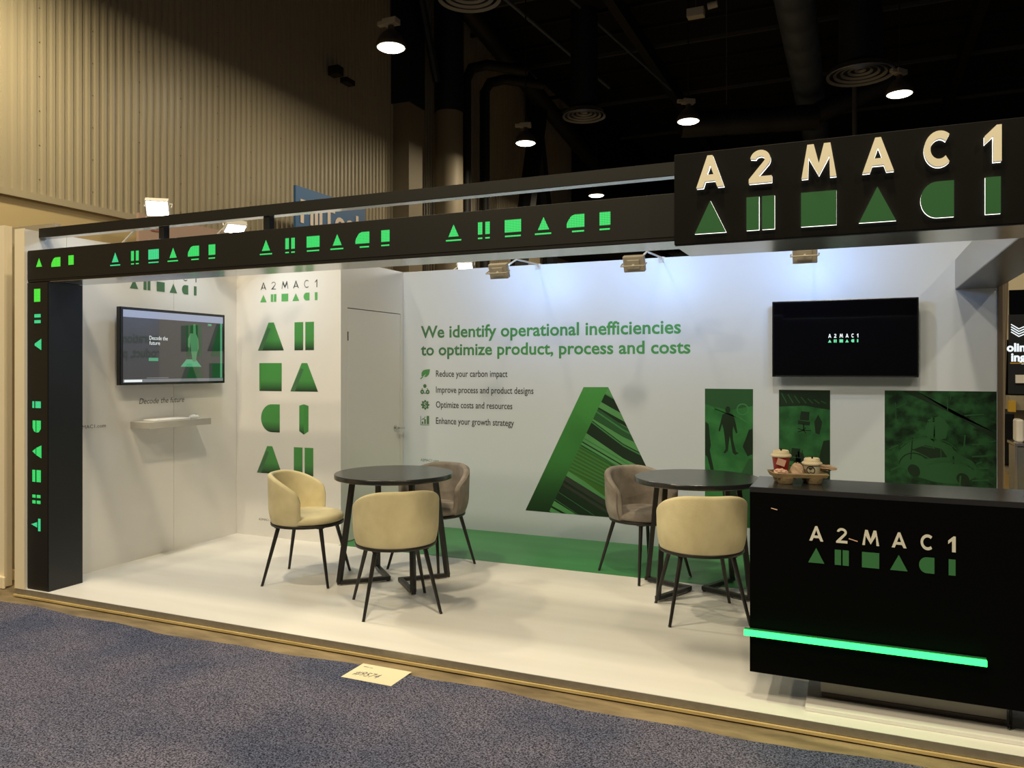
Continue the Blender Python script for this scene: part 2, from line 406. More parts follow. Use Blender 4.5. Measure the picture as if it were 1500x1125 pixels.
# ------------------------------------------------------------------ ceiling structure
rj = thing('roof_joists', (1.6, 25, 12.8), kind='structure')
for i, y in enumerate([12+1.7*k for k in range(16)]):
    MB().box((-11.98, y-.05, 12.75), (15, y+.05, 12.87)).build('joist', 'joist_grey' if i % 3 == 0 else 'beam_black', rj)
for i, (x, lab) in enumerate(((-6.6, 'dark roof beam running away above the round grille and the middle lamp'), (3.4, 'dark roof beam running away above the sign, right of the pale duct'))):
    tag(MB().box((x-.14, 8, 12.2), (x+.14, 42, 12.7)).build('roof_beam', 'beam_black'), lab, 'beam')
dw = thing('ductwork', (-1.5, 20, 10.7), 'dark silvery ducts crossing under the black ceiling', 'duct')
def duct(name, pts, r, m, lab):
    mb = MB(); P = [Vector(p) for p in pts]; out = []; rr = []
    for i in range(len(P)-1):
        L = (P[i+1]-P[i]).length; k = max(2, int(L/1.3))
        for j in range(k):
            for u_, s_ in ((0, .94), (.12, 1), (.88, 1)):
                out.append(P[i].lerp(P[i+1], (j+u_)/k)); rr.append(r*s_)
    out.append(P[-1]); rr.append(r)
    mb.path(out, rr, 20); o = mb.build(name, m, dw, True); o['label'] = lab; return o
duct('air_duct', [(-1.35, 11, 10.6), (-1.55, 42, 10.9)], .48, 'duct', 'pale silvery fabric duct running away above the sign')
duct('air_duct', [(-6.9, 18.0, 11.2), (-4.2, 18.6, 11.3), (-1.7, 19.2, 11.0)], .55, 'duct_dark', 'dark branch duct crossing at top left of the silvery duct')
duct('air_duct', [(-1.2, 19.2, 11.0), (2.2, 19.0, 12.2)], .45, 'duct_dark', 'dark branch duct rising to the right at the top of the picture')
duct('air_duct', [(-5.2, 25.5, 9.4), (-1.2, 27.0, 9.6)], .4, 'duct_dark', 'short dark duct behind the lamp left of the sign')
duct('air_duct', [(-1.2, 27.0, 9.7), (1.0, 27.4, 10.6)], .34, 'duct_dark', 'dark duct leading to the round grille above the sign')
def pipe(a, b, r, m, lab, name='ceiling_pipe'): return tag(MB().tube(a, b, r, n=10).build(name, m, None, True), lab, 'pipe')
sp_ = pipe((5.6, 15.2, 11.5), (6.2, 26, 10.9), .11, 'duct', 'grey pipe slanting down to the sign at the top right')
tag(MB().lathe([(.13, -.15), (.16, -.1), (.16, .1), (.13, .15)], (5.72, 17.4, 11.38), 14, M=Matrix.Rotation(PI/2, 3, 'X')).build('pipe_coupling', 'red_print', sp_, True), 'red coupling')
pipe((1.9, 16.8, 10.9), (6.6, 19.8, 10.3), .09, 'joist_grey', 'thin dark brace crossing behind the grey slanting pipe')
pipe((5.9, 12.2, 8.6), (7.4, 15.6, 8.9), .12, 'duct', 'grey pipe at the right edge above the sign')
pipe((-.06, 25.0, 5.5), (-.06, 25.0, 10.2), .07, 'joist_grey', 'vertical hanger below the round grille above the sign')
pipe((-3.1, 21, 11.9), (-3.1, 21, 8.4), .012, 'joist_grey', 'thin hanging cable left of the silvery duct', 'hanging_cable')
pipe((-9.9, 14.5, 12.3), (-8.2, 27.5, 11.7), .06, 'duct', 'thin pipe running along the dark roof above the left braces')
pipe((-8.6, 14.5, 12.4), (-6.5, 30, 12.2), .05, 'duct', 'thinner pipe running beside the other on the dark roof')
pipe((-11.0, 21.0, 12.7), (-10.4, 34.0, 10.2), .30, 'beam_black', 'heavy dark girder edge sloping over the left braces', 'roof_girder')

def diffuser(x, y, z, s, lab):
    t = thing('ceiling_diffuser', (x, y, z), lab, 'air vent')
    for k, (r0, r1, dz) in enumerate(((.66, .61, 0), (.52, .475, .03), (.38, .34, .06), (.24, .20, .09), (.11, .07, .12))):
        mb = MB(); mb.lathe([(r0*s, dz), (r0*s+.01, dz+.03), (r1*s, dz+.07), (r1*s-.012, dz+.04), (r0*s, dz)], (x, y, z), 36, cap=False); mb.build('ring', 'grille', t, True)
    MB().lathe([(.60*s, .17), (.42*s, .3), (.42*s, 3.2)], (x, y, z), 28).build('duct_drop', 'navy_steel', t, True)
diffuser(-7.55, 22.7, 9.15, .98, 'round grille diffuser on a dark drop duct, right of the hanging lamp in the middle')
diffuser(.08, 21.2, 8.75, 1.18, 'round grille diffuser above the sign, left of the hanging lamp')
diffuser(-7.2, 14.3, 9.05, .98, 'round grille diffuser cut by the top edge, above the navy column')

# ------------------------------------------------------------------ hanging high bay lamps
def make_bay():
    t = thing('high_bay_lamp', (0, 0, 0))
    R = .30
    MB().lathe([(R, 0), (R*1.03, .03), (R*.97, .10), (R*.8, .20), (R*.5, .31), (R*.25, .36), (R*.2, .44), (.001, .44)], n=28).build('reflector', 'bay_metal', t, True)
    MB().lathe([(R*.98, .012), (R*.8, -.022), (R*.4, -.045), (.001, -.052)], n=28).build('lens', 'bay_lens', t, True)
    mb = MB(); mb.box((-.16, -.10, .46), (.16, .10, .58)); mb.box((-.30, -.05, .47), (-.16, .05, .56)); mb.build('driver_box', 'bay_box', t, bevel=.01)
    MB().tube((0, 0, .44), (0, 0, 5.44), .018, n=8).build('suspension_rod', 'beam_black', t, True)
    return t
bay0 = make_bay()
def bay(first, x, y, z, rz, lab, power, grp=None):
    t = bay0 if first else copy_tree(bay0)
    t.location = (x, y, z); t.rotation_euler = (0, 0, rz); WL[t.name] = Vector((x, y, z)); t['label'] = lab; t['category'] = 'hanging lamp'
    if grp: t['group'] = grp
    l = bpy.data.lights.new('bay_light', 'AREA'); l.shape = 'DISK'; l.size = .5; l.energy = power; l.color = WARM
    o = bpy.data.objects.new('bay_light', l); COL.objects.link(o); o.parent = t; o.location = (0, 0, -.07)
    return t
g = 'high bay lamps hanging from the roof'
BAYS = [(-8.58, 13.55, 8.0, 'hanging high bay lamp at the upper left in front of the ribbed wall', 135, (1.0, .70, .46)),
        (-8.69, 20.84, 8.0, 'hanging high bay lamp in front of the diagonal braces', 60, WARM),
        (-4.03, 20.70, 8.0, 'hanging high bay lamp just left of the illuminated sign', 60, WARM),
        (.92, 20.63, 8.0, 'hanging high bay lamp above the sign at right', 60, PEACH),
        (-8.90, 28.2, 8.0, 'small hanging lamp seen just under the black beam, above the light fascia', 40, WARM),
        (-9.34, 41.0, 8.0, 'tiny distant lamp seen in the gap under the corner of the sign', 5, WARM),
        # over the aisle, behind and beside the camera
        (-9.9, 6.6, 8.0, 'high bay lamp over the aisle left of the booth', 210, (1.0, .83, .46)),
        (-4.2, -2.6, 8.0, 'high bay lamp over the aisle behind the camera, left one', P_BAY*.85, WARM),
        (.8, -2.6, 8.0, 'high bay lamp over the aisle behind the camera, middle one', P_BAY*.75, WARM),
        (5.6, -1.6, 8.0, 'high bay lamp over the aisle behind the camera, right one', P_BAY*2.0, WARM),
        (-.4, 1.6, 8.0, 'high bay lamp over the aisle straight above the camera', P_BAY*1.3, WARM),
        (-4.4, 2.7, 8.0, 'added high bay lamp over the aisle in front of the lit pillar', P_BAY*.95, WARM),  # added unseen lamp, throws more light down onto the booth floor
        (-6.8, -4.0, 8.0, 'high bay lamp over the aisle far left behind the camera', P_BAY*2.2, WARM)]
for i, (x, y, z, lab, p, c) in enumerate(BAYS):
    t = bay(i == 0, x, y, z, .3*i, lab, p, g)
    for ch in t.children:
        if ch.type == 'LIGHT': ch.data.color = c

t = thing('ceiling_projector', (-3.3, 17.0, 9.9), 'small pale box hanging on cables at top, right of the dark branch duct', 'fixture')
MB().box((-3.33, 16.9, 9.05), (-2.97, 17.1, 9.23)).build('body', 'bay_box', t, bevel=.01)
MB().tube((-2.90, 17.0, 9.24), (-2.70, 17.0, 9.26), .07, n=10).build('lamp_head', 'bay_box', t, True)
MB().tube((-3.15, 17.0, 9.23), (-3.15, 17.0, 13.44), .012, n=6).build('cable', 'joist_grey', t)
t = thing('wall_floodlight', (-11.9, 16.1, 8.7), 'small unlit floodlight fixed high on the ribbed wall', 'floodlight')
MB().box((-11.85, 15.85, 8.72), (-11.55, 16.1, 8.95)).build('body', 'beam_black', t, bevel=.02)
MB().box((-11.7, 16.15, 8.62), (-11.5, 16.5, 8.74)).build('arm', 'beam_black', t)

# signs on the far side of the hall
t = thing('blue_banner', (-11.2, 15.1, 4.5), 'blue hanging banner with white letters, partly hidden behind the black beam', 'banner')
MB().box((-11.26, 13.85, 4.3), (-11.2, 16.5, 5.55)).build('board', 'blue_sign', t)
for yy in (14.2, 16.2): MB().box((-11.99, yy, 4.40), (-11.26, yy+.02, 4.42)).build('wall_bracket', 'siding', t)
text('lettering', 'FillTool', plane_x(-11.2), 14.0, 16.2, 4.78, .50, 'sign_letter_pink', t, .01, bold=.03)
t = thing('pink_banner', (-11.6, 10.6, 4.0), 'small pinkish banner seen in the gap between beam and lit fascia', 'banner')
MB().box((-11.66, 10.1, 3.7), (-11.6, 12.8, 4.30)).build('board', 'pink_sign', t)
for yy in (10.4, 12.4): MB().box((-11.998, yy, 3.95), (-11.66, yy+.02, 3.97)).build('wall_bracket', 'hall_beige', t)
text('lettering', 'E', plane_x(-11.6), 10.35, 10.55, 4.03, .13, 'red_print', t, .01, bold=.02)

# ------------------------------------------------------------------ booth platform and walls
WH = 2.515
fl = struct(MB().box((-5.45, 3.705, -.05), (1.05, 6.9, 0)).build('floor_booth', 'floor_white'))
MB().box((-5.45, 3.700, -.036), (1.05, 3.7045, -.0005)).build('edge_profile', 'alu', fl)
MB().box((-5.46, 3.688, -.054), (1.05, 3.7045, -.041)).build('wood_batten', 'wood_strip', fl)
MB().box((-4.165, 5.73, .0004), (.95, 6.798, .002)).build('green_border', 'floor_green', fl)

wl_ = thing('wall_left', (-5.4, 3.7, 0), kind='structure')
for y0, y1 in ((3.702, 4.018), (4.021, 5.0155), (5.0185, 6.014), (6.017, 6.8)):
    MB().box((-5.449, y0, .0), (-5.35, y1, WH+.015)).build('panel', 'wall_white', wl_)
MB().box((-5.447, 3.703, 0), (-5.36, 6.79, WH+.012)).build('core', 'beige_dark', wl_)
MB().box((-5.451, 3.695, -.0), (-5.349, 3.7015, WH+.02)).build('end_cap', 'beige_paint', wl_)
PL = plane_x(-5.35)
logo_print('logo_print', PL, 4.571, .70, 2.385, ['print_grey', 'print_green_dull'], wl_, w=.1, lh=.105, gap=.05, sh=.115)
text('lettering', 'Decode the future', PL, 4.66, 5.13, 1.262, .046, 'print_grey', wl_, shear=.25)
text('lettering', 'A2MAC1.com', PL, 4.09, 4.351, 1.096, .026, 'print_grey', wl_)

wc = struct(MB().box((-5.349, 5.76, 0), (-4.165, 5.81, WH)).build('wall_closet', 'wall_white'))
PC = plane_y(5.76)
logo_print('logo_print', PC, -5.065, .650, 2.348, ['print_grey', 'print_light_green'], wc, w=.1, lh=.108, gap=.068, sh=.107)
text('lettering', 'A2MAC1.com', PC, -5.083, -4.89, .146, .02, 'print_grey', wc)
def banner_shape(kind, x0, x1, z0, z1):
    nm = 'ban%03d' % len(MATS)
    h = z1-z0
    ramp_mat(nm, 2, z0, z1, [(0, (.012, .035, .018)), (.12, (.03, .11, .035)), (.38, (.062, .27, .065)), (1, (.062, .29, .065))])
    mb = MB(); W = x1-x0
    if kind == 'A':
        top = .17*W/1.0
        c = (x0+x1)/2+.004
        mb.prism([[(x0, z0), (x1, z0), (c+top*.6, z1), (c-top*.6, z1)]], PC, .0015)
        mb.prism([[(x0, z0), (x0+.17*W, z0), (c-top*.15, z1-.22*h), (c-top*.75, z1-.18*h)]], PC, .002, mf=1)
    elif kind == 'bars':
        for s in place(glyph('bars'), x0, x1, z0, z1): mb.prism(s, PC, .0015)
    elif kind == 'sq':
        mb.prism([[(x0, z0), (x1, z0), (x1, z1), (x0, z1)]], PC, .0015)
        mb.prism([[(x0, z0), (x0+.06*W, z0+.07*h), (x0+.06*W, z1), (x0, z1)]], PC, .002, mf=1)
    elif kind == 'D':
        mb.prism([[(x1, z0), (x1, z1)]+arc(x0+.5*W*1.15, (z0+z1)/2, .5*W*1.15, h/2, 90, 270, 20)], PC, .0015)
    elif kind == 'I':
        mb.prism([[(x0, z0+.03), (x0+W*.5, z0), (x0+W*.5, z1), (x0, z1-.014)]], PC, .0015)
        mb.prism([[(x0+W*.5, z0), (x1, z0+.03), (x1, z1-.014), (x0+W*.5, z1)]], PC, .0015, mf=1)
    mb.build('printed_shape', [nm, 'print_green'] if kind in ('sq', 'I') else [nm, 'print_green_dull'], wc)
for a in (('A', -5.091, -4.791, 1.717, 1.974), ('bars', -4.671, -4.455, 1.717, 1.970), ('sq', -5.075, -4.816, 1.344, 1.601), ('A', -4.717, -4.410, 1.344, 1.600),
          ('D', -5.055, -4.838, .966, 1.222), ('I', -4.617, -4.515, .955, 1.229), ('A', -5.104, -4.812, .585, .836), ('bars', -4.678, -4.462, .584, .838)): banner_shape(*a)

wcs = thing('wall_closet_side', (-4.165, 5.81, 0), kind='structure')
MB().box((-4.215, 5.81, 0), (-4.165, 5.857, WH)).build('jamb_panel', 'wall_white', wcs)
MB().box((-4.215, 6.752, 0), (-4.165, 6.799, WH)).build('jamb_panel', 'wall_white', wcs)
MB().box((-4.215, 5.857, 2.096), (-4.165, 6.752, WH)).build('over_panel', 'wall_white', wcs)
d = thing('door_1', (-4.165, 5.86, 0), kind='structure')
MB().box((-4.222, 5.85, .003), (-4.212, 6.76, 2.10)).build('dark_gap_backing', 'brown_post', d)  # added dark sheet, puts the shade of the door gaps into colour
lf = MB().box((-4.205, 5.8625, .008), (-4.167, 6.7465, 2.089)).build('door_leaf', 'wall_white', d, bevel=.002)
MB().tube((-4.160, 5.859, 1.80), (-4.160, 5.859, 1.88), .006, n=8).build('hinge', 'chrome', d)
MB().tube((-4.160, 5.859, .30), (-4.160, 5.859, .38), .006, n=8).build('hinge', 'chrome', d)
h = MB().lathe([(.001, 0), (.027, 0), (.027, .008), (.012, .012), (.012, .045), (.001, .045)], (-4.167, 6.655, .966), 20, M=Matrix.Rotation(PI/2, 3, 'Y')).build('handle', 'chrome', d, True)
MB().path([(-4.125, 6.655, .966), (-4.118, 6.67, .966), (-4.118, 6.75, .960)], .0085, 10).build('lever', 'chrome', h, True)
MB().box((-4.150, 6.70, .86), (-4.147, 6.715, .905)).build('key', 'chrome', d)

wb = struct(MB().box((-5.449, 6.8, 0), (.955, 6.86, WH)).build('wall_back', 'wall_print'))
PB = plane_y(6.8)
# headline and bullet points
ramp_mat('headline', 0, -4.0, -1.3, [(0, (.055, .16, .085)), (.35, (.05, .24, .07)), (1, (.055, .28, .085))])
text('headline', 'We identify operational inefficiencies', PB, -3.96, -1.387, 1.856, .118, 'headline', wb, bold=.02)
text('headline', 'to optimize product, process and costs', PB, -3.96, -1.305, 1.683, .112, 'headline', wb, bold=.02)
for s, x1, z in (('Reduce your carbon impact', -3.02, 1.471), ('Improve process and product designs', -2.756, 1.314), ('Optimize costs and resources', -2.97, 1.168), ('Enhance your growth strategy', -2.953, 1.009)):
    text('bullet_text', s, PB, -3.789, x1, z, .062, 'print_black', wb, bold=.008)
text('caption', 'A2MAC1.com', PB, -3.964, -3.756, .634, .024, 'print_green_dull', wb)
def circle(cx, cy, r, n=18): return [(cx+r*math.cos(2*PI*k/n), cy+r*math.sin(2*PI*k/n)) for k in range(n)]
def icon(shapes, m='print_green_dull'):
    mb = MB()
    for s in shapes: mb.prism(s, PB, .0015)
    mb.build('icon', m, wb)
x, z = -3.964, 1.455                                           # leaf
icon([[[(x+.012, z+.02), (x+.012, z+.055), (x+.03, z+.078), (x+.062, z+.086), (x+.108, z+.09), (x+.103, z+.06), (x+.095, z+.035), (x+.07, z+.014), (x+.042, z+.012), (x+.065, z+.045), (x+.035, z+.022)]], [thick([(x+.0, z-.008), (x+.03, z+.018)], .01)]], 'print_green_wall')
z = 1.304                                                      # three linked discs
icon([[circle(x+.05, z+.074, .019)], [circle(x+.02, z+.016, .022), circle(x+.02, z+.016, .007)], [circle(x+.082, z+.016, .022), circle(x+.082, z+.016, .007)],
      [thick([(x+.026, z+.05), (x+.014, z+.04)], .008)], [thick([(x+.074, z+.05), (x+.086, z+.04)], .008)], [thick([(x+.042, z+.004), (x+.06, z+.004)], .008)]])
z = 1.192; x = -3.91                                           # gear with a dollar sign
gear = []
for k in range(40): r = .048 if (k % 5) in (0, 1, 4) else .036; gear.append((x+r*math.cos(2*PI*k/40), z+r*math.sin(2*PI*k/40)))
S = [(x+.013, z+.014), (x+.004, z+.022), (x-.009, z+.019), (x-.013, z+.009), (x-.004, z+.001), (x+.006, z-.003), (x+.013, z-.011), (x+.008, z-.021), (x-.004, z-.023), (x-.013, z-.015)]
icon([[gear, thick(S, .007)]])
x, z = -3.964, .991                                            # bar chart
icon([[thick([(x+.003, z+.09), (x+.003, z+.003), (x+.1, z+.003)], .006)], [[(x+.015, z+.012), (x+.033, z+.012), (x+.033, z+.035), (x+.015, z+.035)]], [[(x+.043, z+.012), (x+.061, z+.012), (x+.061, z+.06), (x+.043, z+.06)]],
      [[(x+.071, z+.012), (x+.098, z+.012), (x+.098, z+.092), (x+.071, z+.092)]], [thick([(x+.015, z+.05), (x+.03, z+.066), (x+.036, z+.058), (x+.055, z+.085)], .006)]])

# the huge printed letter A
ramp_mat('A_band', 2, .225, 1.383, [(0, (.006, .03, .008)), (.12, (.010, .055, .014)), (.42, (.03, .17, .035)), (1, (.05, .26, .055))])
A0, A1, A2, A3 = (-2.836, .227), (-2.266, 1.383), (-2.035, 1.385), (-1.455, .222)
B0, B1 = (-2.603, .225), (-2.035, 1.385)
mb = MB(); mb.prism([[A0, B0, B1, A1]], PB, .0015)
mb.build('printed_band', 'A_band', wb)
mb = MB(); mb.prism([[B0, A3, A2]], PB, .0015, mf=0)
def clipA(poly):       # clip a polygon to the triangle B0, A3, A2
    for p, q in ((B0, A3), (A3, A2), (A2, B0)):
        out = []; n = len(poly)
        def sd(r): return (q[0]-p[0])*(r[1]-p[1])-(q[1]-p[1])*(r[0]-p[0])
        for i in range(n):
            a, b_ = poly[i], poly[(i+1) % n]; sa, sb = sd(a), sd(b_)
            if sa >= 0: out.append(a)
            if sa*sb < 0: k = sa/(sa-sb); out.append((a[0]+(b_[0]-a[0])*k, a[1]+(b_[1]-a[1])*k))
        poly = out
        if len(poly) < 3: return None
    return poly
def stripe(zl, w, m, k, slope=-.52, w2=None, wob=0):   # zl = height at x = -2.6
    w2 = w if w2 is None else w2
    pts = [(-2.7, zl-.1*slope), (-2.25, zl+.35*slope+wob), (-1.9, zl+.70*slope-wob), (-1.3, zl+1.3*slope)]
    ws = [w, w*.9+.1*w2, .5*w+.5*w2, w2]
    for i in range(3):
        q = [(pts[i][0], pts[i][1]), (pts[i][0], pts[i][1]-ws[i]), (pts[i+1][0], pts[i+1][1]-ws[i+1]), (pts[i+1][0], pts[i+1][1])]
        c = clipA(q)
        if c: mb.prism([c], PB, .0018+.0002*k, mf=m)
stripe(1.60, .09, 1, 1); stripe(1.61, .012, 3, 2); stripe(1.45, .035, 1, 1); stripe(1.43, .14, 2, 2, w2=.06, wob=.02); stripe(1.40, .015, 3, 3, wob=.02)
stripe(1.28, .16, 1, 1, wob=.03, w2=.10); stripe(1.27, .014, 3, 3, wob=.03); stripe(1.10, .012, 3, 2); stripe(1.06, .012, 1, 2); stripe(1.025, .02, 3, 1)
stripe(1.02, .30, 4, 1, w2=.42)
for k in range(16): stripe(1.005-.020*k, .007, 2 if k % 2 else 3, 2, slope=-.50+.006*k)
stripe(.66, .30, 1, 3, slope=-.53, w2=.24); stripe(.655, .05, 5, 4, slope=-.53); stripe(.58, .03, 5, 4, slope=-.53); stripe(.47, .004, 3, 5, slope=-.55); stripe(.385, .005, 3, 5, slope=-.56)
stripe(.30, .02, 1, 2, slope=-.45); stripe(.235, .12, 1, 3, slope=-.35)
mb.build('printed_photo', ['print_green_wall', 'photo_dark', 'photo_mid', 'photo_light', 'photo_olive', 'cup_dark'], wb)

# the three printed green photographs
def blob(mb, pts, m, k=1): mb.prism([pts], PB, .0015+.0004*k, mf=m)
def man(mb, x, z, h, m, k=2, lean=0):
    # printed standing man seen from above and front
    o = [(0, 1), (.06, .97), (.07, .90), (.04, .86), (.15, .82), (.22, .62), (.26, .45), (.22, .43), (.15, .58), (.13, .50), (.14, .30), (.22, .05), (.30, .02), (.20, -.02), (.13, .02), (.05, .38), (.0, .06), (-.08, .0), (-.12, .02), (-.06, .10), (-.09, .35), (-.12, .52), (-.16, .62), (-.22, .46), (-.26, .48), (-.2, .66), (-.15, .82), (-.05, .86), (-.07, .92), (-.05, .98)]
    blob(mb, [(x+a*h*.75+lean*b_*h, z+b_*h) for a, b_ in o], m, k)
mb = MB(); x0, x1 = -1.183, -.79
mb.prism([[(x0, .225), (x1, .225), (x1, 1.38), (x0, 1.38)]], PB, .0015, mf=0)
blob(mb, [(x0, 1.38), (x1, 1.38), (x1, 1.24), (x0+.2, 1.20), (x0, 1.25)], 3)
for k in range(9): blob(mb, thick([(x0+.05+.03*k, 1.22-.01*k), (x0+.14+.028*k, 1.19-.012*k)], .006), 2, 2)
mb.prism([circle(x0+.31, 1.21, .05), circle(x0+.31, 1.21, .04)], PB, .0026, mf=2)
man(mb, x0+.19, .835, .40, 1)
blob(mb, [(x0+.003, 1.10), (x0+.03, 1.08), (x0+.04, .98), (x0+.05, .90), (x0+.04, .86), (x0+.09, .62), (x0+.07, .60), (x0+.02, .80), (x0+.003, .82)], 1, 2)
blob(mb, [(x0+.34, .98), (x0+.36, 1.04), (x1-.003, 1.05), (x1-.003, .84), (x0+.35, .82), (x0+.31, .90)], 1, 2)
blob(mb, [(x0+.26, .225), (x1-.003, .225), (x1-.003, .80), (x0+.36, .80), (x0+.28, .64)], 3, 2)
blob(mb, [(x0+.14, .56), (x0+.24, .59), (x0+.30, .56), (x0+.28, .48), (x0+.15, .48)], 1, 3)
mb.build('green_photo_print', ['photo_a', 'photo_dark', 'photo_light', 'photo_mid'], wb)
mb = MB(); x0, x1 = -.585, -.196
mb.prism([[(x0, .225), (x1, .225), (x1, 1.377), (x0, 1.377)]], PB, .0015, mf=0)
blob(mb, [(x0, 1.377), (x1, 1.377), (x1, 1.22), (x0+.2, 1.25), (x0, 1.24)], 1)
for k in range(7): blob(mb, thick([(x0+.02+.05*k, 1.35-.01*k), (x0+.06+.05*k, 1.27)], .008), 2, 2)
for cx, cz, s_ in ((x0+.19, 1.10, .07), (x0+.12, .80, .06)):   # office chairs
    for a in range(5): blob(mb, thick([(cx, cz-.05), (cx+s_*.8*math.cos(a*1.26), cz-.05+s_*.35*math.sin(a*1.26))], .008), 1, 2)
    blob(mb, [(cx-.045, cz), (cx+.045, cz-.01), (cx+.05, cz+.02), (cx-.04, cz+.03)], 1, 2); blob(mb, [(cx-.03, cz+.035), (cx+.04, cz+.03), (cx+.045, cz+.10), (cx-.02, cz+.105)], 1, 2); blob(mb, [(cx-.006, cz-.05), (cx+.006, cz-.05), (cx+.006, cz), (cx-.006, cz)], 1, 2)
blob(mb, [(x0+.27, 1.12), (x0+.30, 1.18), (x0+.33, 1.12), (x0+.31, 1.02), (x0+.28, 1.03)], 1, 2)
blob(mb, [(x1-.13, .60), (x1-.003, .60), (x1-.003, .98), (x1-.05, .97), (x1-.09, .80), (x1-.14, .76)], 1, 3)
blob(mb, [(x0+.12, .60), (x0+.20, .60), (x0+.20, .80), (x0+.19, .86), (x0+.15, .88), (x0+.13, .84)], 1, 2)
for k in range(6): blob(mb, thick([(x0+.09+.018*k, .83), (x0+.08+.02*k, .89)], .006), 1, 3)
blob(mb, [(x0+.25, .72), (x0+.33, .68), (x0+.37, .78), (x0+.29, .84)], 2, 2)
blob(mb, [(x0+.005, .82), (x0+.07, .80), (x0+.07, .72), (x0+.005, .73)], 1, 2)
mb.build('green_photo_print', ['photo_b', 'photo_dark', 'photo_mid'], wb)
mb = MB(); x0, x1 = .199, .950
mb.prism([[(x0, .225), (x1, .225), (x1, 1.380), (x0, 1.380)]], PB, .0015, mf=0)
blob(mb, [(x0+.12, 1.378), (x0+.22, 1.378), (x1-.003, 1.02), (x1-.003, 1.07)], 1, 2)
blob(mb, [(x0+.27, 1.05), (x0+.30, 1.16), (x0+.38, 1.19), (x0+.44, 1.12), (x0+.42, 1.02), (x0+.33, 1.0)], 2, 1)
def smooth(pts, it=3):
    for _ in range(it):
        q = []
        for i in range(len(pts)):
            a, b_ = pts[i], pts[(i+1) % len(pts)]
            q += [(a[0]*.75+b_[0]*.25, a[1]*.75+b_[1]*.25), (a[0]*.25+b_[0]*.75, a[1]*.25+b_[1]*.75)]
        pts = q
    return pts
car = [(x0+.08, .88), (x0+.14, .97), (x0+.28, 1.03), (x0+.44, .98), (x0+.50, .90), (x0+.62, .85), (x0+.63, .74), (x0+.50, .67), (x0+.30, .69), (x0+.13, .77)]
blob(mb, smooth(car), 2, 1)
for dd in (0, .022, .05): blob(mb, thick(arc(x0+.44, .77+dd, .17-dd, .075-dd*.6, 150, 20, 16), .006), 3, 5)
blob(mb, thick(arc(x0+.30, .90, .20, .12, 160, 20, 16), .007), 3, 5); blob(mb, thick(arc(x0+.20, .80, .10, .10, 170, 60, 10), .007), 1, 5)
for cx, cz in ((x0+.20, .77), (x0+.53, .72)): blob(mb, smooth([(cx-.05, cz), (cx-.02, cz+.05), (cx+.04, cz+.03), (cx+.05, cz-.04), (cx, cz-.06)]), 1, 3)
mb.prism([[(x0+.20, .93), (x0+.28, .965), (x0+.39, .94), (x0+.43, .88), (x0+.28, .86)]], PB, .0022, mf=1)
blob(mb, [(x0+.36, .80), (x0+.50, .80), (x0+.56, .76), (x0+.46, .72), (x0+.34, .74)], 3, 2)
rnd = random.Random(3)
for k in range(46):
    a, b_ = x0+rnd.uniform(.02, .70), rnd.uniform(.28, 1.33); an = rnd.choice((.1, -.5, 1.5, 1.6, -.2, .5)); L = rnd.uniform(.05, .18)
    q = [(min(max(p[0], x0+.004), x1-.004), min(max(p[1], .23), 1.375)) for p in thick([(a, b_), (a+L*math.cos(an), b_+L*math.sin(an))], rnd.uniform(.004, .012))]
    blob(mb, q, rnd.choice((1, 2, 2, 3)), 4)
for k in range(5): blob(mb, thick([(x1-.16, .62+.09*k), (x1-.05, .63+.09*k)], .012), 2, 5)
mb.build('green_photo_print', ['photo_c', 'photo_dark', 'photo_mid', 'photo_mid'], wb)

# right hand corner post and drape
t = thing('corner_post', (1.0, 6.8, 0), 'slim dark brown post closing the right end of the back wall', 'post')
MB().box((.957, 6.78, -.05), (.985, 6.86, 2.5)).build('shaft', 'brown_post', t)
MB().box((.985, 6.79, -.05), (1.0, 6.86, 2.5)).build('edge_strip', 'tan_drape', t)
mb = MB(); vs = []; n = 12
for k in range(n+1):
    s_ = k/n
    vs += [(1.0+.075*s_, 7.05+.015*math.sin(k*2.2), 2.6), (1.0+.012*s_, 7.05+.006*math.sin(k*2.2), -.05)]
mb.add(vs, [(2*k, 2*k+1, 2*k+3, 2*k+2) for k in range(n)])
o = mb.build('drape', 'tan_drape', None, True); md = o.modifiers.new('solid', 'SOLIDIFY'); md.thickness = .006
tag(o, 'tan cloth drape narrowing downwards beside the brown corner post', 'drape')

# ------------------------------------------------------------------ LED portal: pillar and fascia
lp = thing('led_pillar', (-5.25, 3.85, 0), 'black square pillar with a column of green lit symbols at the left end', 'pillar')
MB().box((-5.360, 3.722, .0), (-5.135, 3.985, 2.153)).build('body', 'black_gloss', lp, bevel=.002)
MB().box((-5.355, 3.7185, .01), (-5.140, 3.7215, 2.15)).build('led_face', 'black_panel', lp)
PF = plane_y(3.7185)
def sym(shapes, m, parent, name='lit_symbol'):
    mb = MB()
    for s in shapes: mb.prism(s, PF, .0012)
    return mb.build(name, m, parent)
R_ = lambda a, b_, c, d_: [[(a, c), (b_, c), (b_, d_), (a, d_)]]
xa, xb = -5.297, -5.208
sym([R_(-5.279, -5.214, 2.017, 2.108)], 'led_lime', lp)
sym([R_(-5.275, -5.21, 1.907, 1.931), R_(-5.275, -5.21, 1.867, 1.889)], 'led_mint', lp)
sym([[[(-5.272, 1.712), (-5.204, 1.679), (-5.204, 1.758), (-5.272, 1.725)]]], 'led_mint', lp)
sym([R_(-5.297, -5.276, 1.275, 1.321), R_(-5.265, -5.208, 1.275, 1.321)], 'led_mint', lp)
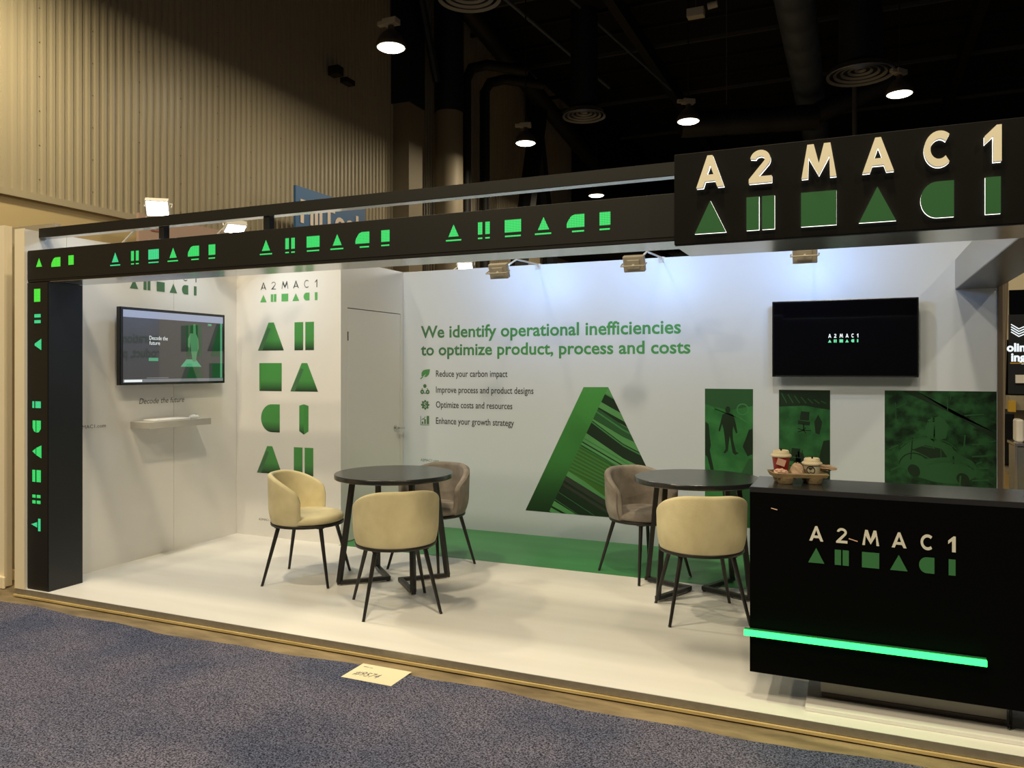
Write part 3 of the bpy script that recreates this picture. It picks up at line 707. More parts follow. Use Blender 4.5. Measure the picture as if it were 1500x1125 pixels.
sym([[[(-5.262, 1.187)]+[(-5.262, 1.105), (-5.280, 1.112), (-5.293, 1.135), (-5.293, 1.187)]], [[(-5.255, 1.187), (-5.255, 1.103), (-5.230, 1.106), (-5.208, 1.130), (-5.208, 1.187)]]], 'led_green', lp)
sym([[[(-5.297, .971), (-5.262, .950), (-5.262, .992)]], [[(-5.256, .946), (-5.203, .925), (-5.203, 1.015), (-5.256, .996)]]], 'led_green', lp)
sym([R_(-5.297, -5.265, .758, .842), R_(-5.254, -5.208, .758, .842)], 'led_green', lp)
sym([R_(-5.297, -5.262, .647, .668), R_(-5.250, -5.212, .647, .668), R_(-5.297, -5.262, .606, .629), R_(-5.250, -5.212, .606, .629)], 'led_green', lp)
sym([[[(-5.308, .459), (-5.247, .440), (-5.247, .478)]], R_(-5.237, -5.212, .416, .503)], 'led_mint', lp)

lfa = thing('led_fascia', (-3, 3.85, 2.155), 'long black header beam with rows of green lit symbols, left of the big sign', 'header beam')
MB().box((-5.360, 3.722, 2.157), (-.767, 3.985, 2.380)).build('body', 'black_panel', lfa, bevel=.002)
MB().box((-5.355, 3.7185, 2.174), (-.768, 3.7215, 2.370)).build('led_face', 'black_panel', lfa)
for k in range(16): pass
MB().box((-5.134, 3.73, 2.1535), (-.768, 3.984, 2.1565)).build('soffit', 'silver', lfa)
z0, z1 = 2.252, 2.317
def sy(kind, a, b_, zz0=z0, zz1=z1): return place(glyph(kind), a, b_, zz0, zz1)
def ledD(a, b_): return [[[(b_, z0), (b_, z1), (a+.45*(b_-a), z1), (a+.25*(b_-a), z1-.008), (a+.06*(b_-a), z0+.032), (a, z0+.018), (a, z0)]]]
sym(sy('tri', -5.258, -5.196, 2.26, 2.322), 'led_lime', lfa); sym(ledD(-5.102, -5.01), 'led_lime', lfa); sym([R_(-4.93, -4.878, 2.258, 2.322)], 'led_lime', lfa)
for gi, ax in enumerate((-4.483, -3.226, -1.965)):
    u0, u1 = 2.228, 2.2365; ms = 'led_green' if gi else 'led_mint'
    sym(sy('tri', ax-.031, ax+.031)+[R_(ax-.046, ax+.046, u0, u1)], ms, lfa)
    sym([R_(ax+.144, ax+.170, z0, z1), R_(ax+.187, ax+.213, z0, z1), R_(ax+.144, ax+.170, u0, u1), R_(ax+.187, ax+.213, u0, u1)], 'led_green', lfa)
    sym([R_(ax+.298, ax+.390, z0, z1), R_(ax+.300, ax+.388, u0, u1)], ms, lfa)
    sym(sy('tri', ax+.482, ax+.544)+[R_(ax+.466, ax+.555, u0, u1)], 'led_green', lfa)
    sym(ledD(ax+.637, ax+.730)+[R_(ax+.666, ax+.728, u0, u1)], 'led_green', lfa)
    sym([R_(ax+.808, ax+.863, z0, z1), R_(ax+.808, ax+.861, u0, u1)], 'led_green', lfa)

t = thing('upper_beam', (-3, 3.83, 2.48), 'plain black rail running above the lit fascia from the left wall to the sign', 'beam')
MB().box((-5.348, 3.802, 2.484), (-.70, 3.870, 2.549)).build('rail', 'black_panel', t)
MB().box((-5.34, 3.806, 2.4815), (-.70, 3.868, 2.4838)).build('soffit', 'silver', t)
for x in (-4.20, -3.33): MB().box((x, 3.815, 2.381), (x+.045, 3.86, 2.4814)).build('stub_post', 'black_gloss', t)

# ------------------------------------------------------------------ big illuminated sign
sg = thing('sign_box', (0, 3.78, 2.112), 'large black sign box with raised lit letters and green shapes at upper right', 'sign')
MB().box((-.765, 3.600, 2.114), (1.02, 3.970, 2.528)).build('box', 'sign_black', sg, bevel=.003)
MB().box((-.762, 3.61, 2.110), (1.02, 3.968, 2.1135)).build('soffit', 'silver', sg)
PS = plane_y(3.600)
Ws, xs0 = 1.186, -.669
for ch, l, r in LET:
    mb = MB()
    for s in place(glyph(ch, .23), xs0+l*Ws, xs0+r*Ws, 2.358, 2.500):
        mb.prism(s, PS, .0, .010, mf=1, ms=1); mb.prism(s, PS, .010, .032, mf=0, ms=2)
    mb.build('letter', ['white_letter', 'letter_glow', 'letter_glow_dim'], sg)
for ch, l, r in SHP:
    mb = MB()
    for s in place(glyph(ch), xs0+l*Ws, xs0+r*Ws, 2.156, 2.301):
        mb.prism(s, PS, .0, .013, mf=1, ms=1); mb.prism(s, PS, .013, .018, mf=0, ms=0)
    mb.build('shape_plate', ['sign_green', 'letter_glow'], sg)

rh = thing('side_header', (.82, 5.4, 2.15), 'grey header box running back from the sign to the back wall', 'header beam')
MB().box((.680, 3.972, 2.152), (.958, 6.798, 2.374)).build('box', 'header_grey', rh, bevel=.002)
MB().box((.682, 3.975, 2.1485), (.956, 6.797, 2.1518)).build('soffit', 'under_dark', rh)

# ------------------------------------------------------------------ floodlights
def flood(name, c, yaw, pitch, size, lab, arm, body, power, col, grp, spread=150, lit=True, ls=.16):
    c = Vector(c); t = thing(name, c, lab, 'floodlight', grp)
    M = Matrix.Translation(c) @ Matrix.Rotation(yaw, 4, 'Z') @ Matrix.Rotation(pitch, 4, 'X')
    w_, h_, d_ = size
    mb = MB(); mb.box((-w_/2, -d_/2, -h_/2), (w_/2, d_/2, h_/2), 0, M)
    mb.box((-w_*.30, d_/2, -h_*.30), (w_*.30, d_/2+.014, h_*.30), 0, M)
    mb.build('housing', body, t, bevel=.004)
    MB().box((-w_*.44, -d_/2-.004, -h_*.42), (w_*.44, -d_/2-.0005, h_*.42), 0, M).build('glass', 'flood_glass', t)
    mb = MB(); br = [(-w_/2-.012, 0, 0), (-w_/2-.012, d_/2+.04, 0), (w_/2+.012, d_/2+.04, 0), (w_/2+.012, 0, 0)]
    mb.path([M @ Vector(p) for p in br], .006, 6); mb.build('bracket', body, t)
    mid = M @ Vector((0, d_/2+.04, 0)); mb = MB(); mb.path([mid]+[Vector(p) for p in arm], .008, 8)
    e = Vector(arm[-1]); mb.box(e-Vector((.03, .03, .05)), e+Vector((.03, .03, .004))); mb.build('arm', 'flood_white', t)
    n = (M.to_3x3() @ Vector((0, -1, 0))).normalized()
    p = c+n*(d_/2+.012)
    add_light('flood_light', 'AREA', p, power, col, t, ls, ls*.7, spread=spread, aim=p+n)
    return t
g = 'floodlights turned to the back wall'
for i, (x, lab) in enumerate(((-2.732, 'floodlight over the headline on the back wall, leftmost of the three seen from behind'), (-1.58, 'floodlight seen from behind left of the sign corner, middle of the three'), (-.339, 'floodlight seen from behind just under the big sign, above the wall television'))):
    flood('wash_floodlight', (x, 5.98, 2.365), PI, math.radians(-24 if i < 2 else -18), (.165, .125, .05), lab, [(x+.02, 6.3, 2.50), (x+.02, 6.83, 2.518)], 'flood_body', P_WASH, COOL, g, spread=165)
flood('wall_floodlight', (-4.965, 4.5, 2.80), math.radians(38), math.radians(38), (.17, .14, .045), 'glaring floodlight on a slanting arm above the left wall, higher of the two', [(-5.1, 4.52, 2.74), (-5.4, 4.52, 2.532)], 'flood_white', P_FLOOD, (.66, .84, 1), None, spread=160)
flood('wall_floodlight', (-4.92, 5.28, 2.775), math.radians(60), math.radians(66), (.17, .14, .045), 'glaring floodlight seen just over the lit fascia, lower of the two above the left wall', [(-5.08, 5.29, 2.76), (-5.4, 5.3, 2.532)], 'flood_white', P_FLOOD, (.66, .84, 1), None, spread=160)
t = flood('wall_floodlight', (-3.72, 7.3, 2.62), math.radians(20), math.radians(50), (.16, .12, .045), 'small glowing floodlight peeping over the back wall beside the door corner', [(-3.9, 7.33, 2.57), (-3.95, 7.33, 2.53)], 'flood_white', 4, (1, .95, .86), None, spread=160)
MB().box((-3.97, 7.31, -.06), (-3.93, 7.35, 2.53)).build('stand_post', 'beige_column', t)

# ------------------------------------------------------------------ televisions
tv = thing('television', (-.1, 6.68, 1.485), 'black switched-on television with small logo on the back wall', 'television')
MB().box((-.628, 6.690, 1.484), (.429, 6.735, 2.092)).build('housing', 'tv_frame', tv, bevel=.004)
MB().box((-.616, 6.6885, 1.500), (.417, 6.6895, 2.080)).build('screen', 'screen_black', tv)
MB().box((-.60, 6.6875, 1.4865), (.40, 6.6898, 1.4925)).build('bezel_glint', 'chrome', tv)  # added chrome strip in place of the highlights along the bottom edge
MB().box((-.3, 6.735, 1.6), (.1, 6.799, 1.95)).build('wall_mount', 'black_metal', tv)
logo_print('screen_logo', plane_y(6.6885), -.208, .219, 1.823, ['lit_white', 'lit_green'], tv, w=.22, eps=.001, lh=.14, gap=.06, sh=.11)
tv = thing('television', (-5.25, 4.96, 1.42), 'wall television showing a dark web page on the left wall', 'television')
MB().box((-5.295, 4.400, 1.420), (-5.2515, 5.508, 2.036)).build('housing', 'tv_frame', tv, bevel=.004)
MB().box((-5.345, 4.45, 1.60), (-5.296, 4.62, 1.86)).build('wall_mount', 'black_metal', tv)
mb = MB(); PT = plane_x(-5.2515)
y0, y1, b0, b1 = 4.425, 5.483, 1.440, 2.014
def sb(a, b_, c, d_, m, k): mb.prism([[(y0+(y1-y0)*a, b0+(b1-b0)*c), (y0+(y1-y0)*b_, b0+(b1-b0)*c), (y0+(y1-y0)*b_, b0+(b1-b0)*d_), (y0+(y1-y0)*a, b0+(b1-b0)*d_)]], PT, .0006+.0003*k, mf=m)
sb(0, 1, 0, 1, 0, 0); sb(0, 1, .90, 1, 1, 1); sb(0, 1, 0, .045, 2, 1); sb(.01, .17, .006, .038, 5, 2)
sb(.60, .765, .37, .86, 3, 1); sb(.97, .99, .05, .90, 4, 1); sb(.23, .32, .30, .345, 4, 1); sb(.83, .87, .85, .88, 4, 2)
sb(.21, .42, .055, .065, 2, 1)
def sp(pts, m, k): mb.prism([[(y0+(y1-y0)*a, b0+(b1-b0)*b_) for a, b_ in pts]], PT, .0006+.0003*k, mf=m)
sp([(.54, .22), (.76, .22), (.70, .33), (.60, .33)], 4, 2)
sp([(.665, .30), (.70, .30), (.71, .42), (.73, .50), (.725, .64), (.70, .72), (.695, .86), (.672, .86), (.67, .72), (.64, .72), (.615, .64), (.615, .52), (.635, .50), (.64, .60), (.65, .44)], 6, 3)
sp([(.60, .05), (.78, .05), (.72, .30), (.66, .30)], 3, 1); sp([(.86, .38), (.965, .38), (.965, .86), (.95, .86)], 3, 1); sp([(.88, .05), (.965, .05), (.965, .28), (.88, .28)], 3, 1)
mb.build('screen', ['scr_base', 'scr_bar', 'scr_task', 'scr_dark', 'scr_green', 'scr_white', 'scr_hand'], tv)
Y = lambda a: y0+(y1-y0)*a; Zz = lambda b_: b0+(b1-b0)*b_
text('screen_text', 'Decode the', PT, Y(.235), Y(.41), Zz(.60), .032, 'scr_white', tv, .003)
text('screen_text', 'future', PT, Y(.235), Y(.335), Zz(.53), .032, 'scr_white', tv, .003)

# shelf with keyboard and mouse
tag(MB().box((-5.348, 4.575, 1.069), (-5.135, 5.225, 1.124)).build('wall_shelf', 'shelf', None, bevel=.002), 'small pale box shelf under the left wall television', 'shelf')
t = thing('keyboard', (-5.24, 4.86, 1.1245), 'flat white keyboard lying on the small wall shelf', 'keyboard')
MB().box((-5.31, 4.66, 1.1250), (-5.165, 5.02, 1.137)).build('body', 'device_white', t, bevel=.004)
for r in range(4): MB().box((-5.30+.031*r, 4.67, 1.1372), (-5.275+.031*r, 5.01, 1.1392)).build('key_row', 'device_white', t)
t = thing('computer_mouse', (-5.21, 5.11, 1.1245), 'white computer mouse at the right end of the small wall shelf', 'mouse')
mb = MB(); pr_ = [(.001, 0), (.9, 0), (1, .25), (.9, .6), (.6, .9), (.001, 1)]
M = Matrix.Translation((-5.21, 5.105, 1.1250)) @ Matrix.Diagonal((.030, .052, .032, 1))
mb.lathe(pr_, (0, 0, 0), 20, M=M); mb.build('shell', 'device_white', t, True)
MB().box((-5.212, 5.115, 1.154), (-5.208, 5.135, 1.1585)).build('scroll_wheel', 'print_grey', t)

# ------------------------------------------------------------------ tables
def make_table():
    t = thing('bistro_table', (0, 0, 0)); r = .428
    MB().lathe([(.001, .760), (r-.004, .760), (r, .764), (r, .791), (r-.003, .795), (.001, .795)], n=64).build('tabletop', 'table_black', t, True)
    s = .016
    for sx in (-1, 1):
        for sy in (-1, 1):
            f = Vector((sx*.305, sy*.245, .022)); tp = Vector((sx*.245, sy*.165, .760))
            mb = MB(); d = (tp-f).normalized(); xx = Vector((1, 0, 0)); yy = d.cross(xx).normalized(); xx = yy.cross(d).normalized()
            q = [xx*s+yy*s, -xx*s+yy*s, -xx*s-yy*s, xx*s-yy*s]
            mb.add([f+a for a in q]+[tp+a for a in q], [(3,2,1,0),(4,5,6,7),(0,1,5,4),(1,2,6,5),(2,3,7,6),(3,0,4,7)])
            lg = mb.build('leg', 'black_metal', t)
            MB().tube((f.x, f.y, 0), (f.x, f.y, .012), .013, n=12).build('foot_glide', 'chrome', lg, True)
        vtx = Vector((sx*.052, 0, .022)); mb = MB()
        for sy in (-1, 1):
            f = Vector((sx*.305, sy*.245, .022)); d = (vtx-f).normalized(); nn = Vector((-d.y, d.x, 0))*s
            a, b_ = f-d*s, vtx+d*.01; up = Vector((0, 0, s*.8))
            mb.add([a-nn-up, a+nn-up, a+nn+up, a-nn+up, b_-nn-up, b_+nn-up, b_+nn+up, b_-nn+up], [(0,1,2,3),(7,6,5,4),(0,4,5,1),(1,5,6,2),(2,6,7,3),(3,7,4,0)])
        mb.tube((vtx.x, vtx.y, 0), (vtx.x, vtx.y, .01), .013, n=10)
        mb.build('base_bar', 'black_metal', t)
        MB().box((sx*.245-.014, -.165, .745), (sx*.245+.014, .165, .7595)).build('top_bracket', 'black_metal', t)
    return t
t1 = make_table(); t2 = copy_tree(t1)
t1.location = (-3.085, 4.915, 0); t2.location = (-1.021, 5.544, .002); t2.rotation_euler.z = math.radians(22)
tag(t1, 'round black bistro table nearer the door, with three chairs', 'table'); tag(t2, 'round black bistro table whose edge meets the black counter', 'table')

# ------------------------------------------------------------------ chairs (local: faces +x)
def shell(rb, rm, rt, zb, zt, zarm, thk, amax, wrap_in=.0):
    """tub back: grid over angle (around the back) x cross-section"""
    mb = MB(); N = 72; rows = []
    for i in range(N+1):
        s = -1+2*i/N; a = s*amax; aa = abs(a)
        # height of the rim
        k = min(1, max(0, (aa-math.radians(16))/(amax-math.radians(16))))
        top = zt-(zt-zarm)*k**2.1
        e = max(0, (aa-(amax-math.radians(11)))/math.radians(11))          # rounded end
        top -= .045*(1-math.sqrt(max(0, 1-e*e)))
        th = thk*math.sqrt(max(.02, 1-e*e*.97))
        ang = PI+a
        def R(z):
            q = (z-zb)/(zt-zb)
            return rb+(rm-rb)*min(1, q/.35)*(2-min(1, q/.35)) + (rt-rm)*max(0, (q-.35)/.65)
        sec = []
        nz = 9
        mid_th = th
        for j in range(nz+1):
            z = zb+(top-thk*.5-zb)*j/nz; sec.append((R(z)-(thk-th)*.5, z))
        zc = top-thk*.5; rc = R(zc)-thk*.5
        for j in range(1, 8):
            an = PI*j/8; sec.append((rc+math.cos(an)*th*.5, zc+math.sin(an)*thk*.5))
        for j in range(nz+1):
            z = zc-(zc-zb)*j/nz; sec.append((R(z)-thk*.5-th*.5, z))
        rows.append([(r*math.cos(ang), r*math.sin(ang), z) for r, z in sec])
    K = len(rows[0]); vs = [p for r in rows for p in r]; fs = []
    for i in range(N):
        for j in range(K-1): fs.append((i*K+j, i*K+j+1, (i+1)*K+j+1, (i+1)*K+j))
        fs.append((i*K+K-1, i*K, (i+1)*K, (i+1)*K+K-1))
    fs.append(tuple(range(K))[::-1]); fs.append(tuple(N*K+j for j in range(K)))
    mb.add(vs, fs); return mb, rows
def make_chair(kind):
    grey = kind == 'grey'
    t = thing('tub_chair', (0, 0, 0)); fab = 'velvet_grey' if grey else 'velvet_beige'
    if grey: mb, rows = shell(.262, .292, .300, .432, .792, .630, .052, math.radians(104))
    else: mb, rows = shell(.258, .278, .284, .432, .787, .648, .040, math.radians(100))
    mb.build('backrest', fab, t, True)
    # seat cushion: soft-edged disc, slightly crowned
    R0 = .256
    prof = [(.001, .430), (R0-.015, .430), (R0, .438), (R0+.006, .452), (R0+.004, .470), (R0-.010, .484), (R0-.035, .492), (R0*.6, .500), (R0*.3, .502), (.001, .502)]
    sc_ = .93 if False else 1
    mb = MB(); mb.lathe([(r, z) for r, z in prof], (0, 0, 0), 48)
    st = mb.build('seat', fab, t, True)
    if grey:
        pm = MB()
        K = len(rows[0])
        for side in (0, -1):
            pass
        ln = [rows[i][14] for i in range(0, len(rows))]
        ln = [(x*1.012, y*1.012, z-.006) for x, y, z in [r[11] for r in rows]]
        # seam down the arm front
        f0 = [(x*1.01, y*1.01, z) for x, y, z in rows[2][:11]]; f1 = [(x*1.01, y*1.01, z) for x, y, z in rows[-3][:11]]
        pm.path(f0[::-1][:0]+f0+ln[3:-3]+f1[::-1], .0045, 6); pm.build('piping', 'piping_grey', t, True)
    mb = MB(); mb.lathe([(.18, .412), (.262, .412), (.264, .416), (.264, .428), (.262, .431), (.18, .431)], n=48)
    mb.add(*([[(0, 0, 0)], []])) if False else None
    mb.build('seat_ring', 'black_metal', t, True)
    mb = MB(); mb.box((-.205, -.02, .404), (.205, .02, .412)); mb.box((-.02, -.205, .404), (.02, .205, .412)); mb.build('cross_brace', 'black_metal', t)
    for a in (45, 135, 225, 315):
        c, s = math.cos(math.radians(a)), math.sin(math.radians(a))
        mb = MB(); mb.tube((.342*c, .342*s, .006), (.222*c, .222*s, .412), .0095, .0155, 12)
        mb.box((.222*c-.022, .222*s-.022, .402), (.222*c+.022, .222*s+.022, .412))
        lg = mb.build('leg', 'black_metal', t, True)
        MB().lathe([(.010, 0), (.012, .002), (.010, .009), (.001, .009)], (.3435*c, .3435*s, 0), 12).build('foot_glide', 'chrome', lg, True)
    return t
cb = make_chair('beige'); cg = make_chair('grey')
def put(o, x, y, deg, lab, grp, z=0):
    o.location = (x, y, z); o.rotation_euler.z = math.radians(deg); tag(o, lab, 'chair', grp)
gb, gg = 'beige tub chairs', 'grey tub chairs'
put(cb, -3.72, 4.735, 17, 'beige velvet tub chair seen from its side, in front of the printed banner wall', gb)
put(copy_tree(cb), -2.752, 4.405, 132, 'beige velvet tub chair with its back to the camera at the table nearer the door', gb)
put(copy_tree(cb), -.900, 5.03, 113, 'beige velvet tub chair with its back to the camera beside the black counter', gb)
put(cg, -3.05, 5.405, -97, 'grey velvet tub chair behind the table nearer the door', gg)
put(copy_tree(cg), -1.47, 5.85, -37, 'grey velvet tub chair in front of the huge printed letter A', gg, .002)

# ------------------------------------------------------------------ counter
ct = thing('counter', (.27, 4.0, 0), 'black reception counter with white letters, green shapes and a glowing green bar', 'counter')
MB().box((-.457, 3.811, .1395), (1.04, 4.21, .975)).build('body', 'black_counter', ct)
MB().box((-.458, 3.810, .975), (1.04, 4.215, 1.0)).build('top', 'black_top', ct, bevel=.002)
MB().box((-.155, 3.955, .0205), (.590, 4.16, .1395)).build('plinth', 'plinth_grey', ct)
MB().box((-.150, 3.950, .0205), (.586, 3.9549, .040)).build('plinth_shadow', 'brown_post', ct)  # dark strip painting the shadow line at the foot of the plinth
PK = plane_y(3.811); Wk = .586; xk = -.202
for ch, l, r in LET:
    mb = MB()
    for s in place(glyph(ch, .2), xk+l*Wk, xk+r*Wk, .772, .839): mb.prism(s, PK, .0005, .002)
    mb.build('letter', 'print_white', ct)
for ch, l, r in SHP:
    mb = MB()
    for s in place(glyph(ch), xk+l*Wk, xk+r*Wk, .673, .741): mb.prism(s, PK, .0005, .002)
    mb.build('shape_plate', 'counter_green', ct)
l_ = MB().box((-.479, 3.775, .3155), (.494, 3.790, .3395)).build('light_bar', 'led_bar', ct)
MB().box((-.479, 3.790, .312), (.494, 3.8105, .343)).build('light_bar_housing', 'led_bar_frame', ct)
for (a, b_, c, d_) in ((-.362, .907, -.335, .901), (-.033, .795, .003, .785)):
    MB().prism([thick([(a, b_), (c, d_)], .004)], PK, .0005, .0025).build('pale_mark', 'tag_pink', ct)  # thin pale marks on the counter front
tag(MB().box((-.215, 3.803, .0006), (1.04, 4.6, .020)).build('counter_base_plate', 'wall_white', None, bevel=.002), 'low white base plate under the black counter', 'plate')
mb = MB(); mb.path([(.600, 3.93, .139), (.600, 3.925, .08), (.598, 3.915, .036), (.590, 3.90, .0275), (.60, 3.93, .0265)], .006, 8)
tag(mb.build('power_cable', 'cable', None, True), 'black cable dropping from the counter underside to the base plate', 'cable')

# ------------------------------------------------------------------ cup carrier on the counter
def R3(x, y, z): return Vector((x, y, z))
tc_ = thing('cup_carrier', (-.262, 4.04, 1.0), 'brown moulded carton cup carrier on the black counter', 'cup carrier')
mb = MB(); cx, cy = -.262, 4.045
M = Matrix.Translation((cx, cy, 1.0)) @ Matrix.Rotation(math.radians(20), 4, 'Z')
outer = [(-.125, -.075), (.125, -.075), (.13, -.06), (.13, .06), (.125, .08), (-.125, .08), (-.13, .06), (-.13, -.06)]
rim0 = [(a, b_, .048+.004*math.sin(a*40)) for a, b_ in outer]; rim1 = [(a*.94, b_*.92, .052) for a, b_ in outer]; low = [(a*.92, b_*.9, .030) for a, b_ in outer]
vs = [M @ Vector(p) for p in rim0+rim1+low]; n = 8; fs = []
for k in range(n): q = (k+1) % n; fs += [(k, q, n+q, n+k), (n+k, n+q, 2*n+q, 2*n+k), (k, 2*n+k, 2*n+q, q)]
fs.append(tuple(range(2*n, 3*n))); mb.add(vs, fs); mb.build('tray', 'carton', tc_, True)
for sx in (-1, 1):
    for sy in (-1, 1):
        mb = MB(); mb.lathe([(.030, .0), (.034, .004), (.043, .031), (.030, .030)], M @ Vector((sx*.068, sy*.036, 0)), 18); mb.build('cup_well', 'carton', tc_, True)
def cup(name, p, h, r0, r1, body, lab):
    p = Vector(p); t = thing(name, p, lab, 'cup')
    MB().lathe([(.001, 0), (r0, 0), (r0+.001, .004), (r1, h)], p, 28).build('body', body, t, True)
    lid = MB().lathe([(r1+.004, h-.008), (r1+.006, h-.002), (r1+.003, h+.004), (r1-.004, h+.008), (r1-.006, h+.020), (r1-.010, h+.024), (r1-.014, h+.019), (.001, h+.018)], p, 28).build('lid', 'cup_lid', t, True)
    MB().box(p+R3(-.002, -r1*.55, h+.018), p+R3(.006, -r1*.40, h+.034)).build('stopper', 'cable', t)
    return t, p, r1
t, p, r1 = cup('paper_cup', M @ Vector((-.070, .032, .0312)), .098, .030, .043, 'cup_red', 'taller red paper cup with a white lid in the cup carrier')
tg = MB(); tg.box((-.022, -.0015, -.016), (.018, .0015, .016), 0, Matrix.Translation(p+R3(.006, -.0445, .066)) @ Matrix.Rotation(.3, 4, 'Y')); tg.build('tea_tag', 'tag_pink', t)
t, p, r1 = cup('paper_cup', M @ Vector((.062, -.018, .0312)), .066, .030, .042, 'cup_white', 'shorter white paper cup with a round dark emblem in the cup carrier')
# round dark emblem wrapped on the cup: ring, disc and pale bands
def wrap(u, v, e=.0006): 
    z = .034+v; rr = .030+.012*z/.066+e; a = -PI/2-.12+u/rr
    return p+R3(rr*math.cos(a), rr*math.sin(a), z)
def wrapP(e): return lambda a, b_, c: wrap(a, b_, e)
mb = MB()
def ringp(r0, r1_, m, e, a0=0, a1=360, n=36):
    for k in range(n):
        q0, q1 = math.radians(a0+(a1-a0)*k/n), math.radians(a0+(a1-a0)*(k+1)/n)
        mb.add([wrap(r0*math.cos(q0), r0*math.sin(q0), e), wrap(r1_*math.cos(q0), r1_*math.sin(q0), e), wrap(r1_*math.cos(q1), r1_*math.sin(q1), e), wrap(r0*math.cos(q1), r0*math.sin(q1), e)], [(0, 1, 2, 3)], m)
ringp(.0, .021, 0, .0008); ringp(.0135, .0148, 1, .0014)
for a in (-50, -15, 20, 160, 195, 230): ringp(.006, .0125, 1, .0014, a, a+14, 3)
for k in (-1, 0, 1): mb.prism([[(k*.004-.0015, -.009), (k*.004+.0015, -.009), (k*.004+.001, .003), (k*.004-.001, .003)]], wrapP(.0014), 0, mf=1)
mb.build('emblem', ['cup_dark', 'cup_white'], t)
def crumple(name, c, s, m, lab, cat, seed, sc3=(1, 1, 1)):
    r = random.Random(seed); mb = MB(); nu, nv = 14, 9; vs = []
    for i in range(nv+1):
        for j in range(nu):
            th = PI*i/nv; ph = 2*PI*j/nu; k = 1+r.uniform(-.22, .22)*(0 < i < nv)
            v = Vector((math.sin(th)*math.cos(ph)*sc3[0], math.sin(th)*math.sin(ph)*sc3[1], math.cos(th)*sc3[2]))*s*k
            vs.append(Vector(c)+v)
    fs = [(i*nu+j, (i+1)*nu+j, (i+1)*nu+(j+1) % nu, i*nu+(j+1) % nu) for i in range(nv) for j in range(nu)]
    mb.add(vs, fs); return tag(mb.build(name, m), lab, cat)
crumple('paper_napkin', M @ Vector((-.012, -.038, .060)), .040, 'napkin', 'crumpled paper napkin between the two cups', 'napkin', 1, (.8, .6, .9))
crumple('paper_napkin', M @ Vector((-.095, -.045, .056)), .026, 'tag_pink', 'crumpled pinkish napkin at the left end of the carrier', 'napkin', 2, (1.2, .8, .6))
crumple('paper_bag', M @ Vector((.135, .015, .070)), .034, 'napkin', 'twisted paper wrapper sticking out of the carrier at right', 'wrapper', 5, (1.5, .5, .42))

# ------------------------------------------------------------------ paper sheet with number on the aisle floor
t = thing('paper_sheet', (-2.3, 3.5, -.0515), 'white paper sheet with a handwritten number lying on the carpet', 'paper')
MB().box((-2.456, 3.398, -.0512), (-2.152, 3.600, -.0504)).build('sheet', 'paper', t)
PP = lambda a, b_, c: (-2.456+a, 3.398+b_, -.0500+c*.1)
text('handwriting', '#9574', PP, .035, .185, .052, .052, 'marker', t, .0015, shear=.25)
mb = MB(); mb.prism([thick([(.03, .165), (.06, .165)], .006)], PP, .0015); mb.prism([thick([(.066, .163), (.088, .163)], .004)], PP, .0015); mb.build('printed_mark', 'print_grey', t)

# ------------------------------------------------------------------ neighbours
t = thing('neighbour_panel', (-6.2, 3.85, -.06), 'beige panel of the neighbouring booth at the left edge', 'panel')
MB().box((-7.2, 3.80, -.05), (-5.722, 3.86, 2.60)).build('board', 'beige_paint', t)
MB().box((-7.2, 3.78, -.06), (-5.70, 3.80, .03)).build('skirting', 'beige_paint', t, bevel=.008)
t = thing('gap_panel', (-5.6, 4.0, -.06), 'darker recessed panel filling the gap left of the booth wall', 'panel')
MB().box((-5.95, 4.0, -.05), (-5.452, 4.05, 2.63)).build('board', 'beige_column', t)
MB().box((-5.95, 3.97, -.06), (-5.452, 4.0, .02)).build('skirting', 'beige_paint', t, bevel=.006)

# booth beyond on the right
nb = thing('exhibit_wall', (2.0, 11, 0), 'dark display wall with white words seen past the right end of the booth', 'display wall')
yq = 11.0
def qx(u): a = (u-750)/1155; return yq*(a*.9162-.4007)/(a*.4007+.9162)
def qz(u, v): a = (u-750)/1155; return 1.55-(v-540)/1155*yq/(a*.4007+.9162)
xa, xb = qx(1478), qx(1478)+1.6
MB().box((xa, yq, qz(1480, 577)), (xb, yq+.06, qz(1480, 461))).build('board', 'booth_dark', nb)
MB().box((xa, yq, qz(1480, 461)+.001), (xb, yq+.06, qz(1480, 425))).build('dark_window', 'screen_black', nb)
MB().box((qx(1405), yq+.1, 1.9), (xb, yq+.16, 3.4)).build('upper_wall', 'beige_paint', nb)
PN = plane_y(yq)
text('lettering', 'ooling', PN, qx(1464.5), qx(1511), qz(1490, 514.5), qz(1490, 502.5)-qz(1490, 514.5), 'lit_white', nb, .004, bold=.04)
text('lettering', 'ing', PN, qx(1481), qx(1503), qz(1490, 529), qz(1490, 517.5)-qz(1490, 529), 'lit_white', nb, .004, bold=.04)
mbx = MB(); 
for k in range(4): mbx.prism([thick([(xa+.02, qz(1480, 475)-.03*k), (xa+.10, qz(1480, 482)-.03*k), (xa+.22, qz(1490, 476)+.01-.03*k)], .012)], PN, .004)
mbx.build('emblem', 'lit_white', nb)
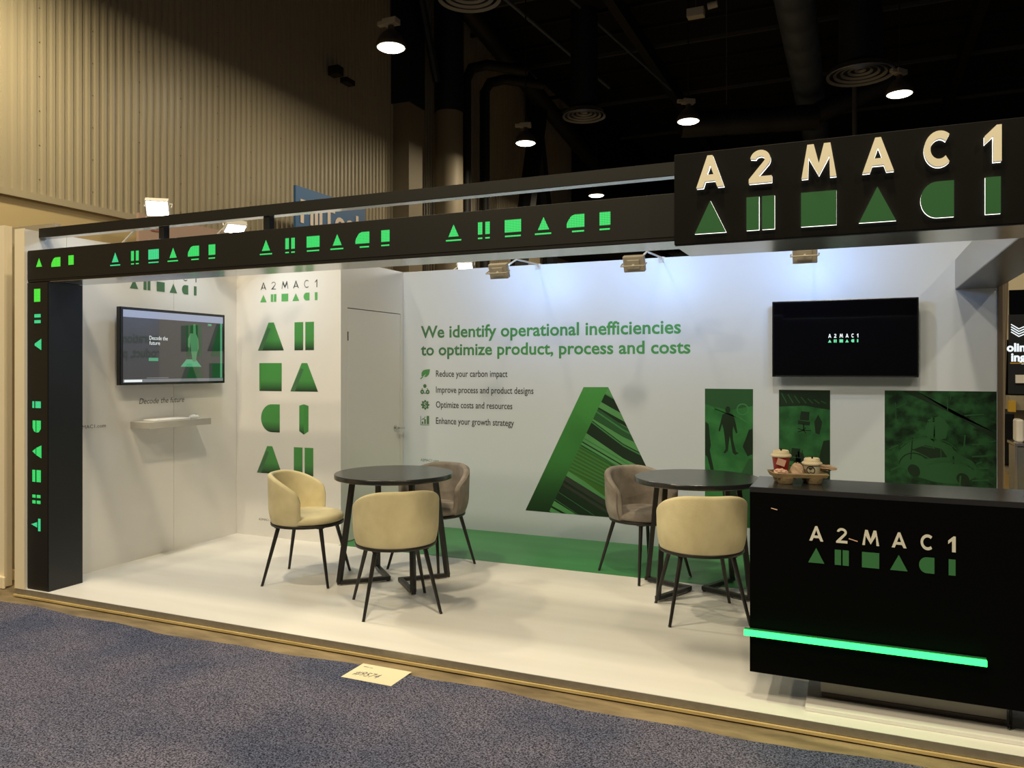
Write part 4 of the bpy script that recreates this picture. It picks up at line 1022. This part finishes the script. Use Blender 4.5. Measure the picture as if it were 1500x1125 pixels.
MB().box((xa+.01, yq-.006, qz(1480, 533)), (xb, yq-.001, qz(1480, 531))).build('yellow_line', 'yellow', nb)
MB().box((qx(1487), yq-.05, qz(1490, 561)), (xb-.5, yq-.004, qz(1490, 549))).build('printed_machine', 'device_white', nb)
MB().box((qx(1500)+.5, yq, -.06), (qx(1500)+.6, yq+.06, qz(1480, 425))).build('support_post', 'booth_dark', nb)
def qp(u, y): a = (u-750)/1155; return y*(a*.9162-.4007)/(a*.4007+.9162)
def qh(u, v, y): a = (u-750)/1155; return 1.55-(v-540)/1155*y/(a*.4007+.9162)
MB().box((qp(1477, 10.7), 10.6, qh(1480, 600, 10.7)), (xb, 10.999, qh(1480, 580, 10.7))).build('ledge', 'beige_column', nb)
MB().box((qp(1477, 10.55), 10.50, qh(1480, 603, 10.55)), (qp(1487, 10.55), 10.599, qh(1480, 587, 10.55))).build('yellow_bin', 'yellow', nb)
tag(MB().box((qp(1462, 15.3), 15.3, -.06), (qp(1486, 15.3), 15.9, qh(1480, 606, 15.3))).build('draped_table', 'booth_dark', None, bevel=.02), 'black cloth covered table far behind the right end of the counter', 'table')
tag(MB().box((qp(1452, 12.6), 11.6, -.0615), (qp(1486, 13.5), 15.28, -.056)).build('mustard_rug', 'mustard'), 'mustard yellow floor patch in front of the black covered table', 'rug')
t = thing('glass_cabinet', (2.0, 9.2, -.06), 'small glass and metal cabinet at the right edge behind the counter', 'cabinet')
x0 = qp(1488, 9.2)
MB().box((x0, 9.2, -.05), (x0+.6, 9.6, qh(1490, 653, 9.2))).build('body', 'glass_box', t, bevel=.01)
MB().box((x0-.01, 9.18, qh(1490, 653, 9.2)), (x0+.62, 9.62, qh(1490, 649, 9.2))).build('top', 'chrome', t)
MB().box((x0-.008, 9.19, -.06), (x0+.012, 9.21, qh(1490, 653, 9.2))).build('frame_post', 'chrome', t)
MB().box((x0+.02, 9.3, qh(1490, 648.8, 9.2)), (x0+.09, 9.5, qh(1490, 615, 9.2))).build('machine', 'device_white', t, bevel=.02)
